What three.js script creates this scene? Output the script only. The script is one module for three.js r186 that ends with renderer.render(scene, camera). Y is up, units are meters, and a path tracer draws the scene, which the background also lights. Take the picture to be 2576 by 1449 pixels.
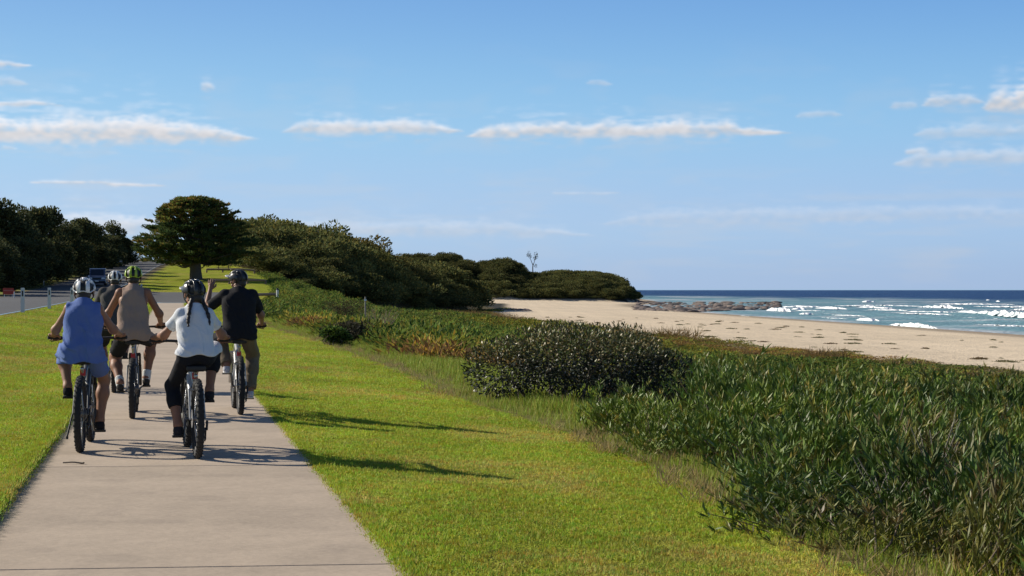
import * as THREE from 'three';
import { mergeGeometries } from 'three/addons/utils/BufferGeometryUtils.js';

// ---------------------------------------------------------------- camera, sky, sun, exposure
const scene = new THREE.Scene();
const EYE = 1.55, F = 4200, HORIZON = 729;                 // eye height in metres; focal length and horizon row on a 2576 x 1449 picture
const camera = new THREE.PerspectiveCamera(2 * Math.atan(724.5 / F) * 180 / Math.PI, 16 / 9, 0.1, 40000);
camera.position.set(0, EYE, 0);
camera.lookAt(0, EYE + (HORIZON - 724.5) / F * 100, -100);
const renderer = new THREE.WebGLRenderer({ antialias: true });
renderer.toneMapping = THREE.LinearToneMapping;
renderer.toneMappingExposure = 1.22;
renderer.shadowMap.enabled = true;
const SUN = new THREE.Vector3(-0.87, 0.505, -0.5).normalize();   // ahead and to the left, about 26 degrees high
const sun = new THREE.DirectionalLight(new THREE.Color().setRGB(1, 0.92, 0.79), 5);
sun.name = 'sun'; sun.position.copy(SUN).multiplyScalar(300); sun.castShadow = true;
sun.target.position.set(0, 0, -40); scene.add(sun, sun.target);
Object.assign(sun.shadow.camera, { left: -150, right: 150, top: 150, bottom: -150, near: 1, far: 900 });
sun.shadow.mapSize.set(4096, 4096);
renderer.setSize(1024, 576);

// ---------------------------------------------------------------- small tools
function rng(seed) { let s = seed >>> 0; return () => { s = (s + 0x6d2b79f5) | 0; let t = Math.imul(s ^ (s >>> 15), 1 | s); t = (t + Math.imul(t ^ (t >>> 7), 61 | t)) ^ t; return ((t ^ (t >>> 14)) >>> 0) / 4294967296; }; }
const R = rng(20240611), rr = (a, b, r = R) => a + (b - a) * r();
const clamp = (x, a = 0, b = 1) => Math.min(b, Math.max(a, x)), lerp = (a, b, t) => a + (b - a) * t;
const sst = (a, b, x) => { const t = clamp((x - a) / (b - a)); return t * t * (3 - 2 * t); };
const V = (x, y, z) => new THREE.Vector3(x, y, z);
function hash2(x, y) { let h = Math.imul(x, 374761393) + Math.imul(y, 668265263) | 0; h = Math.imul(h ^ (h >>> 13), 1274126177); return ((h ^ (h >>> 16)) >>> 0) / 4294967296; }
function vn(x, y, px = 0) {            // value noise, 0..1, optionally periodic
  let xi = Math.floor(x), yi = Math.floor(y); const fx = x - xi, fy = y - yi, u = fx * fx * (3 - 2 * fx), v = fy * fy * (3 - 2 * fy);
  let x1 = xi + 1, y1 = yi + 1;
  if (px) { xi = ((xi % px) + px) % px; x1 = ((x1 % px) + px) % px; yi = ((yi % px) + px) % px; y1 = ((y1 % px) + px) % px; }
  return lerp(lerp(hash2(xi, yi), hash2(x1, yi), u), lerp(hash2(xi, y1), hash2(x1, y1), u), v);
}
function fbm(x, y, o = 4) { let s = 0, a = 0.5, n = 0; for (let i = 0; i < o; i++) { s += a * vn(x, y); n += a; a *= 0.5; x = x * 2.03 + 17.1; y = y * 2.03 + 9.7; } return s / n; }
function curve(pts) {                  // smooth (monotone) interpolation through [x, y] pairs
  const n = pts.length, d = [], m = [];
  for (let i = 0; i < n - 1; i++) d.push((pts[i + 1][1] - pts[i][1]) / (pts[i + 1][0] - pts[i][0]));
  for (let i = 0; i < n; i++) m.push(i === 0 ? d[0] : i === n - 1 ? d[n - 2] : d[i - 1] * d[i] <= 0 ? 0 : 2 * d[i - 1] * d[i] / (d[i - 1] + d[i]));
  return (x) => {
    if (x <= pts[0][0]) return pts[0][1]; if (x >= pts[n - 1][0]) return pts[n - 1][1];
    let i = 0; while (x > pts[i + 1][0]) i++;
    const h = pts[i + 1][0] - pts[i][0], t = (x - pts[i][0]) / h, t2 = t * t, t3 = t2 * t;
    return (2 * t3 - 3 * t2 + 1) * pts[i][1] + (t3 - 2 * t2 + t) * h * m[i] + (3 * t2 - 2 * t3) * pts[i + 1][1] + (t3 - t2) * h * m[i + 1];
  };
}
const names = new Map();
function numbered(n) { const k = names.get(n) ?? 0; names.set(n, k + 1); return k ? n + '_' + String(k).padStart(3, '0') : n; }
function shade(o) { o.castShadow = true; o.receiveShadow = true; return o; }
function tag(o, label, category, group) { o.userData.label = label; o.userData.category = category; if (group) o.userData.group = group; return o; }
function thing(name, label, category, pos = [0, 0, 0], turn = 0, group) { const o = new THREE.Group(); o.name = numbered(name); o.position.set(...pos); o.rotation.y = turn; scene.add(o); return tag(o, label, category, group); }
function part(name, geo, mat, parent) { const m = shade(new THREE.Mesh(geo, mat)); m.name = name; parent.add(m); return m; }
function struct(name, geo, mat, label, category) { const m = shade(new THREE.Mesh(geo, mat)); m.name = numbered(name); m.userData.kind = 'structure'; if (label) tag(m, label, category); scene.add(m); return m; }
function stuff(name, mesh, label, category) { mesh.name = numbered(name); mesh.userData.kind = 'stuff'; tag(mesh, label, category); shade(mesh); scene.add(mesh); return mesh; }
function copyOf(o, pos, turn, scale, label, group) {
  const c = o.clone(); c.name = numbered(o.name.replace(/_\d{3}$/, '')); c.userData = { ...o.userData }; c.position.set(...pos); c.rotation.set(0, turn, 0);
  if (scale) c.scale.set(...(Array.isArray(scale) ? scale : [scale, scale, scale])); if (label) c.userData.label = label; if (group) c.userData.group = group; scene.add(c); return c;
}
const rgb = (r, g, b) => new THREE.Color().setRGB(r, g, b);
function mat(r, g, b, rough = 0.85, o = {}) { return new THREE.MeshStandardMaterial({ color: rgb(r, g, b), roughness: rough, ...o }); }
function tex(n, fn, srgb = false) { // n x n DataTexture; fn(u, v, i, j) -> [r,g,b] 0..1
  const d = new Uint8Array(n * n * 4);
  for (let j = 0; j < n; j++) for (let i = 0; i < n; i++) { const c = fn(i / n, j / n, i, j); for (let k = 0; k < 3; k++) d[(j * n + i) * 4 + k] = clamp(c[k]) * 255; d[(j * n + i) * 4 + 3] = 255; }
  const t = new THREE.DataTexture(d, n, n); t.wrapS = t.wrapT = THREE.RepeatWrapping; t.magFilter = THREE.LinearFilter; t.minFilter = THREE.LinearMipmapLinearFilter; t.generateMipmaps = true;
  if (srgb) t.colorSpace = THREE.SRGBColorSpace; t.needsUpdate = true; return t;
}
function pfbm(u, v, p, o = 4) { let s = 0, a = 0.5, n = 0; for (let i = 0; i < o; i++) { s += a * vn(u * p + i * 0.37, v * p, p); n += a; a *= 0.5; p *= 2; } return s / n; }
const withRepeat = (t, a, b = a) => { const c = t.clone(); c.repeat.set(a, b); c.needsUpdate = true; return c; };

// ---------------------------------------------------------------- the sky: clear air, brighter towards the sun, and low broken cloud
{
  const W = 4096, H = 4096, data = new Float32Array(W * H * 4);
  const elc = [[-1, [0.29, 0.405, 0.59]], [0, [0.29, 0.405, 0.59]], [2.2, [0.30, 0.45, 0.65]], [5, [0.245, 0.445, 0.67]], [10, [0.125, 0.305, 0.60]], [16, [0.065, 0.18, 0.41]], [25, [0.034, 0.10, 0.26]], [50, [0.015, 0.05, 0.145]], [91, [0.011, 0.038, 0.11]]];
  const chan = [0, 1, 2].map((c) => curve(elc.map(([e, v]) => [e, v[c]])));
  // cloud banks in view: [azimuth from, to, elevation of the base, thickness, density, puffiness, tilt], degrees, azimuth 0 straight ahead
  const A = (x) => Math.atan((x - 1288) / F) * 180 / Math.PI, E = (y) => Math.atan((HORIZON - y) / F) * 180 / Math.PI;
  const banks = [
    [A(-420), A(640), E(366), 1.15, 1.0, 0.5, 0.3], [A(705), A(1165), E(335), 0.62, 0.85, 0.65, 0.05], [A(1165), A(1990), E(342), 0.56, 0.92, 0.9, 0.05],
    [A(-200), A(160), E(283), 0.24, 0.75, 0.3, 0.02], [A(-250), A(85), E(188), 0.34, 0.8, 0.35, -0.05], [A(-100), A(70), E(232), 0.5, 0.3, 0.2, 0],
    [A(2320), A(2478), E(278), 0.5, 0.6, 0.6, 0.05], [A(2470), A(2760), E(292), 0.86, 0.95, 0.9, 0], [A(2290), A(2700), E(358), 0.55, 0.36, 0.5, -0.12],
    [A(2240), A(2800), E(422), 0.7, 0.45, 0.4, 0.05], [A(2240), A(2310), E(280), 0.3, 0.35, 0.3, 0], [A(2000), A(2120), E(300), 0.25, 0.3, 0.3, 0], [A(2275), A(2340), E(400), 0.26, 0.6, 0.9, 0],
    [A(60), A(430), E(472), 0.16, 0.8, 0.1, 0.06], [A(-200), A(470), E(590), 1.0, 0.62, 0.3, 0.1], [A(600), A(1500), E(590), 0.75, 0.3, 0.3, -0.1], [A(1500), A(2700), E(560), 0.8, 0.22, 0.3, 0.15], [A(1380), A(1560), E(488), 0.12, 0.3, 0.2, 0], [A(505), A(540), E(236), 0.4, 0.5, 0.6, 0], [A(1475), A(1540), E(214), 0.2, 0.3, 0.3, 0], [A(5), A(40), E(388), 0.12, 0.4, 0.3, 0],
  ];
  const sunAz = Math.atan2(SUN.x, -SUN.z), sunEl = Math.asin(SUN.y);
  const row = [0, 0, 0];
  for (let j = 0; j < H; j++) {
    const el = ((j + 0.5) / H - 0.5) * Math.PI, e = el * 180 / Math.PI, base = chan.map((f) => f(e));
    if (e < -2) { for (let i = 0; i < W; i++) { const o = (j * W + i) * 4; data[o] = 0.29; data[o + 1] = 0.405; data[o + 2] = 0.59; data[o + 3] = 1; } continue; }
    for (let i = 0; i < W; i++) {
      const phi = ((i + 0.5) / W - 0.5) * 2 * Math.PI;            // atan2(z, x)
      const az = Math.atan2(Math.cos(phi), -Math.sin(phi)), a = az * 180 / Math.PI;
      const cosg = Math.sin(el) * Math.sin(sunEl) + Math.cos(el) * Math.cos(sunEl) * Math.cos(az - sunAz), g = Math.acos(clamp(cosg, -1, 1)) * 180 / Math.PI;
      const glow = 0.50 * Math.exp(-g / 30), lowk = Math.exp(-Math.max(0, e) / 14) * 0.6 + 0.4;
      row[0] = base[0] * (0.9 + 0.25 * Math.exp(-g / 60)) + glow * lowk * 0.72; row[1] = base[1] * (0.9 + 0.25 * Math.exp(-g / 60)) + glow * lowk * 0.66; row[2] = base[2] * (0.95 + 0.12 * Math.exp(-g / 60)) + glow * lowk * 0.42;
      if (e > 0.1 && e < 32) {
        let den = 0, lit = 0;
        const near = Math.abs(a) < 24 && e < 12;
        if (near) {
          for (const [a0, a1, eb, th, k, puff, tilt] of banks) {
            if (a < a0 - 1 || a > a1 + 1 || e < eb - 0.6 || e > eb + th * 2) continue;
            const t = (a - a0) / (a1 - a0), end = Math.pow(sst(0, 0.16, t) * (1 - sst(0.7, 1.02, t)), 0.6);
            const n1 = fbm(a * 1.1 + eb * 7, e * 2.0 + 3, 3), n2 = fbm(a * 3.4 + eb * 3, e * 5.5, 4), n3 = fbm(a * 9, e * 15 + eb, 3);
            const ebase = eb + tilt * (t - 0.5) + (n1 - 0.5) * 0.15, top = ebase + th * end * (0.55 + puff * 0.75 * (fbm(a * 1.9 + eb * 11, 4.2, 3) + 0.45 * fbm(a * 6 + eb, 8.1, 2) - 0.35) + 0.25 * (n2 - 0.5));
            const h = (e - ebase) / Math.max(0.02, top - ebase);
            let d = sst(-0.35, 0.3, h + (n2 - 0.5) * 0.5) * (1 - sst(0.6, 1.12, h + (n2 - 0.5) * 0.6 + (n3 - 0.5) * 0.4)) * sst(0, 0.2, end);
            d *= k * clamp(0.02 + 1.7 * n2 + 0.5 * (n3 - 0.5));
            const wv = 0.42 * k * Math.exp(-(((h - 0.45) / 1.1) ** 2)) * sst(0.42, 0.75, fbm(a * 1.6 + eb * 5, e * 9, 4)) * sst(-0.06, 0.1, t) * (1 - sst(0.9, 1.06, t)); d = 1 - (1 - clamp(d)) * (1 - wv);
            if (d > 0.003) { const l = 0.72 + 0.34 * sst(0.2, 0.95, h) + 0.3 * (n2 - 0.5); lit = (lit * den + l * d) / (den + d); den = 1 - (1 - den) * (1 - clamp(d)); }
          }
          const veil = 0.16 * sst(0.46, 0.78, fbm(a * 0.35 + 3, e * 3.2, 4)) * sst(0.2, 1.2, e) * (1 - sst(3.2, 4.6, e)) + 0.1 * sst(0.5, 0.8, fbm(a * 0.5 + 30, e * 1.6 + 5, 3)) * (1 - sst(6, 9, e));
          if (veil > 0) { lit = (lit * den + 0.72 * veil) / (den + veil); den = 1 - (1 - den) * (1 - veil); }
        }
        const side = near ? sst(20, 24, Math.abs(a)) + sst(10, 12, e) : 1;
        if (side > 0) {                                        // the same broken streaks go on round the horizon
          const n = fbm(a * 0.22 + 40, e * 1.1 + 2, 4), d = side * 0.85 * sst(0.55, 0.72, n) * sst(0.5, 3, e) * (1 - sst(14, 26, e));
          if (d > 0.003) { lit = (lit * den + 0.85 * d) / (den + d); den = 1 - (1 - den) * (1 - clamp(d)); }
        }
        if (den > 0) {
          const warm = 0.85 + 0.5 * Math.exp(-g / 35), c = [0.76 * lit * warm, 0.76 * lit * warm, 0.79 * lit * warm];
          for (let k = 0; k < 3; k++) row[k] = lerp(row[k], c[k], den);
        }
      }
      const o = (j * W + i) * 4; data[o] = row[0]; data[o + 1] = row[1]; data[o + 2] = row[2]; data[o + 3] = 1;
    }
  }
  const sky = new THREE.DataTexture(data, W, H, THREE.RGBAFormat, THREE.FloatType);
  sky.mapping = THREE.EquirectangularReflectionMapping; sky.magFilter = THREE.LinearFilter; sky.needsUpdate = true;
  scene.background = sky; scene.environment = sky;
}

// ---------------------------------------------------------------- the lie of the land
// D is the distance ahead (-z), X to the right; u is the distance to the right of the middle of the path, which runs away 11.6 degrees to the left.
const KX = 0.2057, CO = 0.9795, YAW = Math.atan(KX);
const Xc = (D) => 0.0625 - KX * D, Xof = (D, u) => Xc(D) + u / CO, uOf = (X, D) => (X - Xc(D)) * CO;
const rise = curve([[-60, 0], [60, 0], [100, 0.12], [143, 0.42], [155, 0.8], [170, 1.25], [190, 2.2], [225, 3.9], [260, 5.4], [320, 7.2], [400, 8], [900, 8]]);
const lawnEdge = curve([[-60, 4.4], [8, 3.95], [12, 4.2], [16, 4.6], [20, 4.75], [26, 4.5], [34, 4.75], [55, 4.9], [80, 4.4], [105, 4.8], [125, 6.5], [145, 9], [165, 10.5], [200, 12], [260, 12.5], [1100, 12.5]]);
const beachEdge = curve([[-60, 40], [150, 41], [280, 52], [335, 66], [425, 78], [600, 108], [700, 130], [1100, 230]]);
const waterEdge = curve([[-60, 72], [100, 88], [200, 101], [350, 119], [507, 142], [600, 165], [700, 200], [1100, 300]]);
const roadRight = curve([[-60, -7.2], [140, -7.2], [165, -6], [190, -4.4], [225, -2.6], [260, -1], [320, 2.2], [420, 4], [1100, 4]]);
const ROADW = 7;
// wooded hill and headland: rows of [picture column, row of the skyline] give directions; ridge and foot distances are in metres
const hillTop = curve([[480, 600], [560, 556], [600, 533], [650, 530], [700, 538], [760, 553], [830, 571], [900, 591], [960, 606], [1010, 621], [1060, 640], [1110, 662], [1160, 700], [1205, 735], [1250, 772], [1275, 790]]);
const hillFoot = curve([[480, 240], [600, 214], [660, 198], [720, 196], [850, 215], [1000, 258], [1150, 300], [1275, 332]]), hillRidge = curve([[480, 300], [650, 285], [900, 300], [1100, 330], [1275, 345]]);
const capeTop = curve([[1000, 640], [1100, 642], [1130, 637], [1165, 652], [1200, 664], [1225, 657], [1252, 650], [1285, 660], [1320, 681], [1350, 687], [1400, 683], [1450, 684], [1490, 681], [1530, 690], [1560, 703], [1580, 719], [1596, 742], [1612, 764]]);
const CANOPY = 5.4;
function hill(X, D) {
  if (D < 190) return -99;
  const x = 1288 + F * X / D; let h = -99;
  if (x > 480 && x < 1275 && D < 520) {
    const a = hillFoot(x), b = hillRidge(x), t = (D - a) / (b - a);
    const top = EYE + (HORIZON - hillTop(x)) / F * b - CANOPY * sst(1275, 1180, x), foot = -3;
    if (t > -0.1) h = Math.max(h, lerp(foot, top, t < 1 ? Math.sin(clamp(t) * Math.PI / 2) : 1 - 0.35 * sst(1, 3.2, t)) + (t < 1 ? 1.2 * (fbm(X * 0.06, D * 0.06, 3) - 0.5) * Math.sin(clamp(t) * Math.PI) : 0));
  }
  if (x > 1000 && x < 1612 && D > 660) {
    const a = 690, b = 735, t = (D - a) / (b - a), top = EYE + (HORIZON - capeTop(x)) / F * b - 3.0 * sst(1612, 1570, x);
    if (t > -0.1) h = Math.max(h, lerp(-6, top, t < 1 ? Math.pow(clamp(t), 0.6) : 1 - 0.3 * sst(1, 4, t)));
  }
  return h;
}
const duneFall = curve([[0, 0], [2, -0.15], [6, -0.6], [12, -1.25], [22, -1.95], [36, -2.35], [60, -2.5]]);
function H(D, u) {
  const X = Xof(D, u), ue = lawnEdge(D), ub = beachEdge(D), uw = waterEdge(D);
  let h = rise(D) * (1 - sst(9, 27, u));
  if (u < -1.24) h += 0.055 + 0.40 * sst(-2.2, -7.4, u) * (1 - sst(160, 220, D)) + 0.03 * (fbm(X * 0.25, D * 0.25, 3) - 0.5) * sst(-1.24, -2.2, u);
  const rr_ = roadRight(D), rl = rr_ - ROADW;
  if (u < rl) h += 0.05 * Math.min(26, rl - u) + 0.7 * (fbm(X * 0.09, D * 0.09, 3) - 0.4) * sst(0.5, 5, rl - u);
  if (u > 1.24) {
    const lw = 1 - sst(110, 150, D);
    h -= 0.06 * lw * (Math.min(u, ue) - 1.24);
    h += 0.03 * (fbm(X * 0.2, D * 0.2, 3) - 0.5) * sst(1.24, 2.4, u);
    if (u > ue) {
      const w = u - ue, k = sst(0, 36, w) * (1 - sst(-8, 3, u - ub));
      h += lerp(duneFall(w) * Math.max(0.25, (ub - ue) / 36), duneFall(w), 0.5) + (0.9 * (fbm(X * 0.07 + 5, D * 0.05, 3) - 0.5)) * sst(1, 7, w) * (1 - sst(-6, 2, u - ub)) * (0.5 + 0.5 * k);
    }
    if (u > ub - 8) h = lerp(h, -2.45 - 1.5 * clamp((u - ub) / (uw - ub), 0, 1) - 0.04 * Math.max(0, u - uw) + 0.10 * (fbm(X * 0.12, D * 0.08, 3) - 0.5) * (1 - sst(uw - 12, uw, u)), sst(ub - 8, ub + 1, u));
  }
  const hh = hill(X, D);
  return hh > h ? hh : h;
}
const gy = (X, D) => H(D, uOf(X, D));
// a place on the ground seen in the direction of a picture column at a given distance
const at = (x, D, lift = 0) => { const X = (x - 1288) / F * D; return [X, gy(X, D) + lift, -D]; };

// strips of ground between two lines u = lo(D) and u = hi(D)
const rowsD = []; for (let d = 6.5; d < 1120; d *= d < 150 ? 1.014 : 1.0115) rowsD.push(d - 15);
function strip(lo, hi, cols, color, opt = {}) {
  const p = [], c = [], uv = [], idx = [], rows = rowsD.filter((d) => d >= (opt.from ?? -99) && d <= (opt.to ?? 9999)), pw = opt.pow ?? 1;
  if (opt.from !== undefined && rows[0] > opt.from) rows.unshift(opt.from);
  if (opt.to !== undefined) rows.push(opt.to);
  rows.forEach((D, r) => {
    const a = lo(D), b = hi(D);
    for (let k = 0; k <= cols; k++) {
      const u = lerp(a, b, Math.pow(k / cols, pw)), X = Xof(D, u);
      p.push(X, H(D, u) + (opt.lift ?? 0), -D); uv.push(X, D); if (color) c.push(...color(X, D, u));
      if (r && k) { const n = cols + 1, q = (r - 1) * n + k - 1; idx.push(q, q + 1, q + n, q + 1, q + n + 1, q + n); }
    }
  });
  const g = new THREE.BufferGeometry(); g.setAttribute('position', new THREE.Float32BufferAttribute(p, 3)); g.setAttribute('uv', new THREE.Float32BufferAttribute(uv, 2));
  if (color) g.setAttribute('color', new THREE.Float32BufferAttribute(c, 3)); g.setIndex(idx); g.computeVertexNormals(); return g;
}
const fine = tex(512, (u, v) => { const a = pfbm(u, v, 64, 3), b = pfbm(u + 0.3, v, 12, 3), k = 0.55 + 0.5 * a + 0.3 * (b - 0.5); return [k, k, k]; });
const blades = tex(512, (u, v) => { const a = pfbm(u, v, 96, 2), b = pfbm(u + 0.5, v + 0.1, 16, 3), k = clamp(0.25 + 0.95 * a + 0.25 * (b - 0.5)); return [k * 1.02, k, k * 0.85]; });
const drySpots = (X, D) => sst(0.48, 0.70, fbm(X * 0.55 + 7, D * 0.4 + 2, 3) * 0.65 + fbm(X * 2.1, D * 1.7, 2) * 0.35);
const lawnTone = (X, D) => { const t = drySpots(X, D), k = 0.8 + 0.4 * fbm(X * 0.9 + 3, D * 0.6, 2); return [lerp(0.36, 0.45, t) * k, lerp(0.42, 0.42, t) * k, lerp(0.045, 0.09, t) * k]; };
const M = {
  lawn: new THREE.MeshPhysicalMaterial({ vertexColors: true, roughness: 0.95, specularIntensity: 0.08, map: withRepeat(blades, 0.8), bumpMap: withRepeat(blades, 0.8), bumpScale: 0.02 }),
  soil: new THREE.MeshPhysicalMaterial({ specularIntensity: 0.15, vertexColors: true, roughness: 0.98, map: withRepeat(fine, 0.5), bumpMap: withRepeat(fine, 0.5), bumpScale: 0.03 }),
  sand: new THREE.MeshPhysicalMaterial({ specularIntensity: 0.2, vertexColors: true, roughness: 0.95, map: withRepeat(fine, 0.13, 0.09), bumpMap: withRepeat(fine, 0.13, 0.09), bumpScale: 0.12 }),
  asphalt: new THREE.MeshStandardMaterial({ vertexColors: true, roughness: 0.9, map: withRepeat(fine, 0.6), bumpMap: withRepeat(fine, 0.6), bumpScale: 0.012 }),
  concrete: new THREE.MeshStandardMaterial({ color: rgb(0.40, 0.335, 0.265), roughness: 0.92 }),
  paint: mat(0.30, 0.30, 0.29, 0.8),
};
const soilTone = (X, D) => { const k = 0.7 + 0.6 * fbm(X * 0.5, D * 0.5, 3); return [0.10 * k, 0.085 * k, 0.045 * k]; };
const verge = (X, D, u) => { const rl = roadRight(D) - ROADW, w = rl - u, n = fbm(X * 0.35, D * 0.2, 3), g = sst(0.4, 1.6, w + (n - 0.5) * 2), k = 0.7 + 0.6 * n; const t = lawnTone(X, D); const far = sst(9, 16, w + (n - 0.5) * 6); return [0, 1, 2].map((i) => lerp(lerp([0.20, 0.16, 0.12][i], t[i] * 0.8, g), [0.05, 0.05, 0.025][i] * k, far)); };
struct('roadside_ground', strip((D) => -260, (D) => roadRight(D) - ROADW, 46, verge, { pow: 0.35 }), M.soil);
const roadTone = (X, D, u) => { const k = 0.85 + 0.35 * fbm(X * 0.3, D * 0.07, 3); return [0.085 * k, 0.086 * k, 0.09 * k]; };
struct('road', strip((D) => roadRight(D) - ROADW, roadRight, 10, roadTone, { lift: 0.02 }), M.asphalt, 'grey sealed road climbing to a crest beside the dark trees', 'road');
const lineAt = (off, w, from, to, name) => struct(name, strip((D) => roadRight(D) - off - w / 2, (D) => roadRight(D) - off + w / 2, 1, null, { lift: 0.026, from, to }), M.paint);
lineAt(0.3, 0.1, 165, 300, 'road_edge_line');
for (let d = 184; d < 330; d += 12) lineAt(ROADW / 2, 0.12, d, d + 3, 'road_centre_dash');
const shoulderTone = (X, D, u) => { if (hill(X, D) > H(D, u) - 0.05) return soilTone(X, D).map((v) => v * 0.6); const w = roadRight(D) - u, n = fbm(X * 0.8, D * 0.4, 3), t = lawnTone(X, D), g = sst(-0.6, -1.3, w + (n - 0.5) * 1.2); return [0, 1, 2].map((i) => lerp([0.21, 0.17, 0.125][i] * (0.8 + 0.4 * n), t[i], g)); };
const DRIVE0 = 143, DRIVE1 = 171;
struct('lawn', strip(roadRight, () => -1.26, 26, shoulderTone, { to: DRIVE0 }), M.lawn, 'mown grass strip between the road and the concrete path', 'lawn');
struct('path_bed', strip(() => -1.34, () => 1.34, 2, soilTone, { lift: -0.075, to: DRIVE0 }), M.soil);
struct('lawn', strip(() => 1.25, lawnEdge, 22, (X, D) => lawnTone(X, D), { to: DRIVE0 }), M.lawn, 'mown grass verge sloping from the path to the dune shrubs', 'lawn');
struct('driveway', strip(roadRight, () => 6, 20, roadTone, { from: DRIVE0, to: DRIVE1, lift: 0.012 }), M.asphalt, 'dark asphalt driveway crossing the far end of the path', 'driveway');
struct('lawn', strip(() => 6, (D) => Math.max(6.2, lawnEdge(D)), 14, (X, D) => lawnTone(X, D), { from: DRIVE0, to: DRIVE1 }), M.lawn);
struct('lawn', strip((D) => roadRight(D), (D) => Math.max(lawnEdge(D), roadRight(D) + 1), 24, shoulderTone, { from: DRIVE1 }), M.lawn, 'grass slope of the picnic area under the cypress', 'lawn');
const duneTone = (X, D, u) => { const b = sst(-3.5, 0.5, u - beachEdge(D) + 3 * (fbm(X * 0.2, D * 0.1, 3) - 0.5)), w = u - lawnEdge(D), sg = sst(2.5, 0.2, w + 1.5 * (fbm(X, D, 2) - 0.5)), s0 = soilTone(X, D), s = s0.map((q, i) => lerp(q, [0.22, 0.20, 0.055][i], sg)), hh = hill(X, D) > -4 ? 0 : 1; return [0, 1, 2].map((i) => lerp(s[i], [0.70, 0.55, 0.38][i], b * hh)); };
struct('dune_ground', strip((D) => Math.max(lawnEdge(D), 1.3), beachEdge, 90, duneTone, { pow: 1.25 }), M.soil);
const sandTone = (X, D, u) => { const uw = waterEdge(D), hh = hill(X, D) > -4 ? 0 : 1, n = fbm(X * 0.15, D * 0.05, 4), wet = sst(-9, -2, u - uw + 6 * (fbm(X * 0.08, D * 0.03, 3) - 0.5)), k = 0.84 + 0.28 * n; return [0, 1, 2].map((i) => lerp([0.05, 0.05, 0.04][i], lerp([0.90, 0.735, 0.525][i] * k, [0.45, 0.36, 0.26][i], wet), hh)); };
struct('beach', strip(beachEdge, (D) => waterEdge(D) + 70, 70, sandTone), M.sand, 'pale sandy beach running to the rocky headland', 'beach');

// concrete path in slabs with open joints
{
  const g = new THREE.Group(); g.name = 'path'; g.userData.kind = 'structure'; tag(g, 'pale concrete shared path of wide slabs with cut joints', 'path'); scene.add(g);
  const ct = [0, 1, 2].map((s) => tex(512, (u, v) => {
    const a = pfbm(u + s * 0.31, v, 5, 4), b = pfbm(u, v + s * 0.2, 110, 2), c = pfbm(u * 1, v + 0.5, 24, 3), sp = hash2((u * 512) | 0, ((v * 512) | 0) + s * 999) > 0.9965 ? -0.2 : 0, k = 0.80 + 0.26 * (a - 0.5) + 0.17 * (b - 0.5) + 0.1 * (c - 0.5) + sp * 0.8;
    const st = sst(0.6, 0.78, pfbm(u + 0.7, v + s * 0.4, 7, 3)) * 0.07; return [k - st, k * 0.995 - st, k * 0.985 - st * 0.9];
  }));
  const mats = ct.map((t, i) => new THREE.MeshStandardMaterial({ color: rgb(0.53, 0.425, 0.318).multiplyScalar(0.97 + 0.03 * i), map: withRepeat(t, 0.36), bumpMap: withRepeat(t, 1.1, 0.9), bumpScale: 0.004, roughness: 0.93 }));
  const WID = 1.245, gap = 0.013, bev = 0.008;
  for (let k = -4; ; k++) {
    const d0 = 9.3 + 5.35 * k, d1 = Math.min(d0 + 5.35, DRIVE0 - 0.05); if (d0 >= DRIVE0 - 1) break;
    const ring = (inset, y) => { const n = [], S = d1 - d0 > 40 ? 9 : 6; for (let i = 0; i <= S; i++) n.push([-WID + inset, lerp(d0 + gap / 2 + inset, d1 - gap / 2 - inset, i / S)]); for (let i = S; i >= 0; i--) n.push([WID - inset, lerp(d0 + gap / 2 + inset, d1 - gap / 2 - inset, i / S)]); return n.map(([u, D]) => { const wob = inset < 0.02 ? 0.006 * (vn(D * 1.3, u * 3) - 0.5) : 0, Dj = D + 0.1 * u, X = Xof(Dj, u + wob); return [X, rise(Dj) + 0.012 * (u / WID < 0 ? 0.2 : 0) + y, -Dj]; }); };
    const a = ring(0, -0.09), b = ring(0, 0.004 - bev), c = ring(bev, 0.004), p = [...a, ...b, ...c].flat(), n = a.length, idx = [];
    for (let l = 0; l < 2; l++) for (let i = 0; i < n; i++) { const q = l * n + i, r = l * n + (i + 1) % n; idx.push(q, q + n, r, r, q + n, r + n); }
    for (let i = 0; i < n / 2 - 1; i++) { const q = 2 * n + i, r = 2 * n + n - 1 - i; idx.push(q, q + 1, r, q + 1, r - 1, r); }
    let geo = new THREE.BufferGeometry(); geo.setAttribute('position', new THREE.Float32BufferAttribute(p, 3)); geo.setAttribute('uv', new THREE.Float32BufferAttribute([...a, ...b, ...c].flatMap((q) => [q[0] + k * 0.37, q[2] + k * 1.9]), 2));
    geo.setIndex(idx); geo = geo.toNonIndexed(); geo.computeVertexNormals();
    part('concrete_slab', geo, mats[((k % 3) + 3) % 3], g);
  }
}

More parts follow.
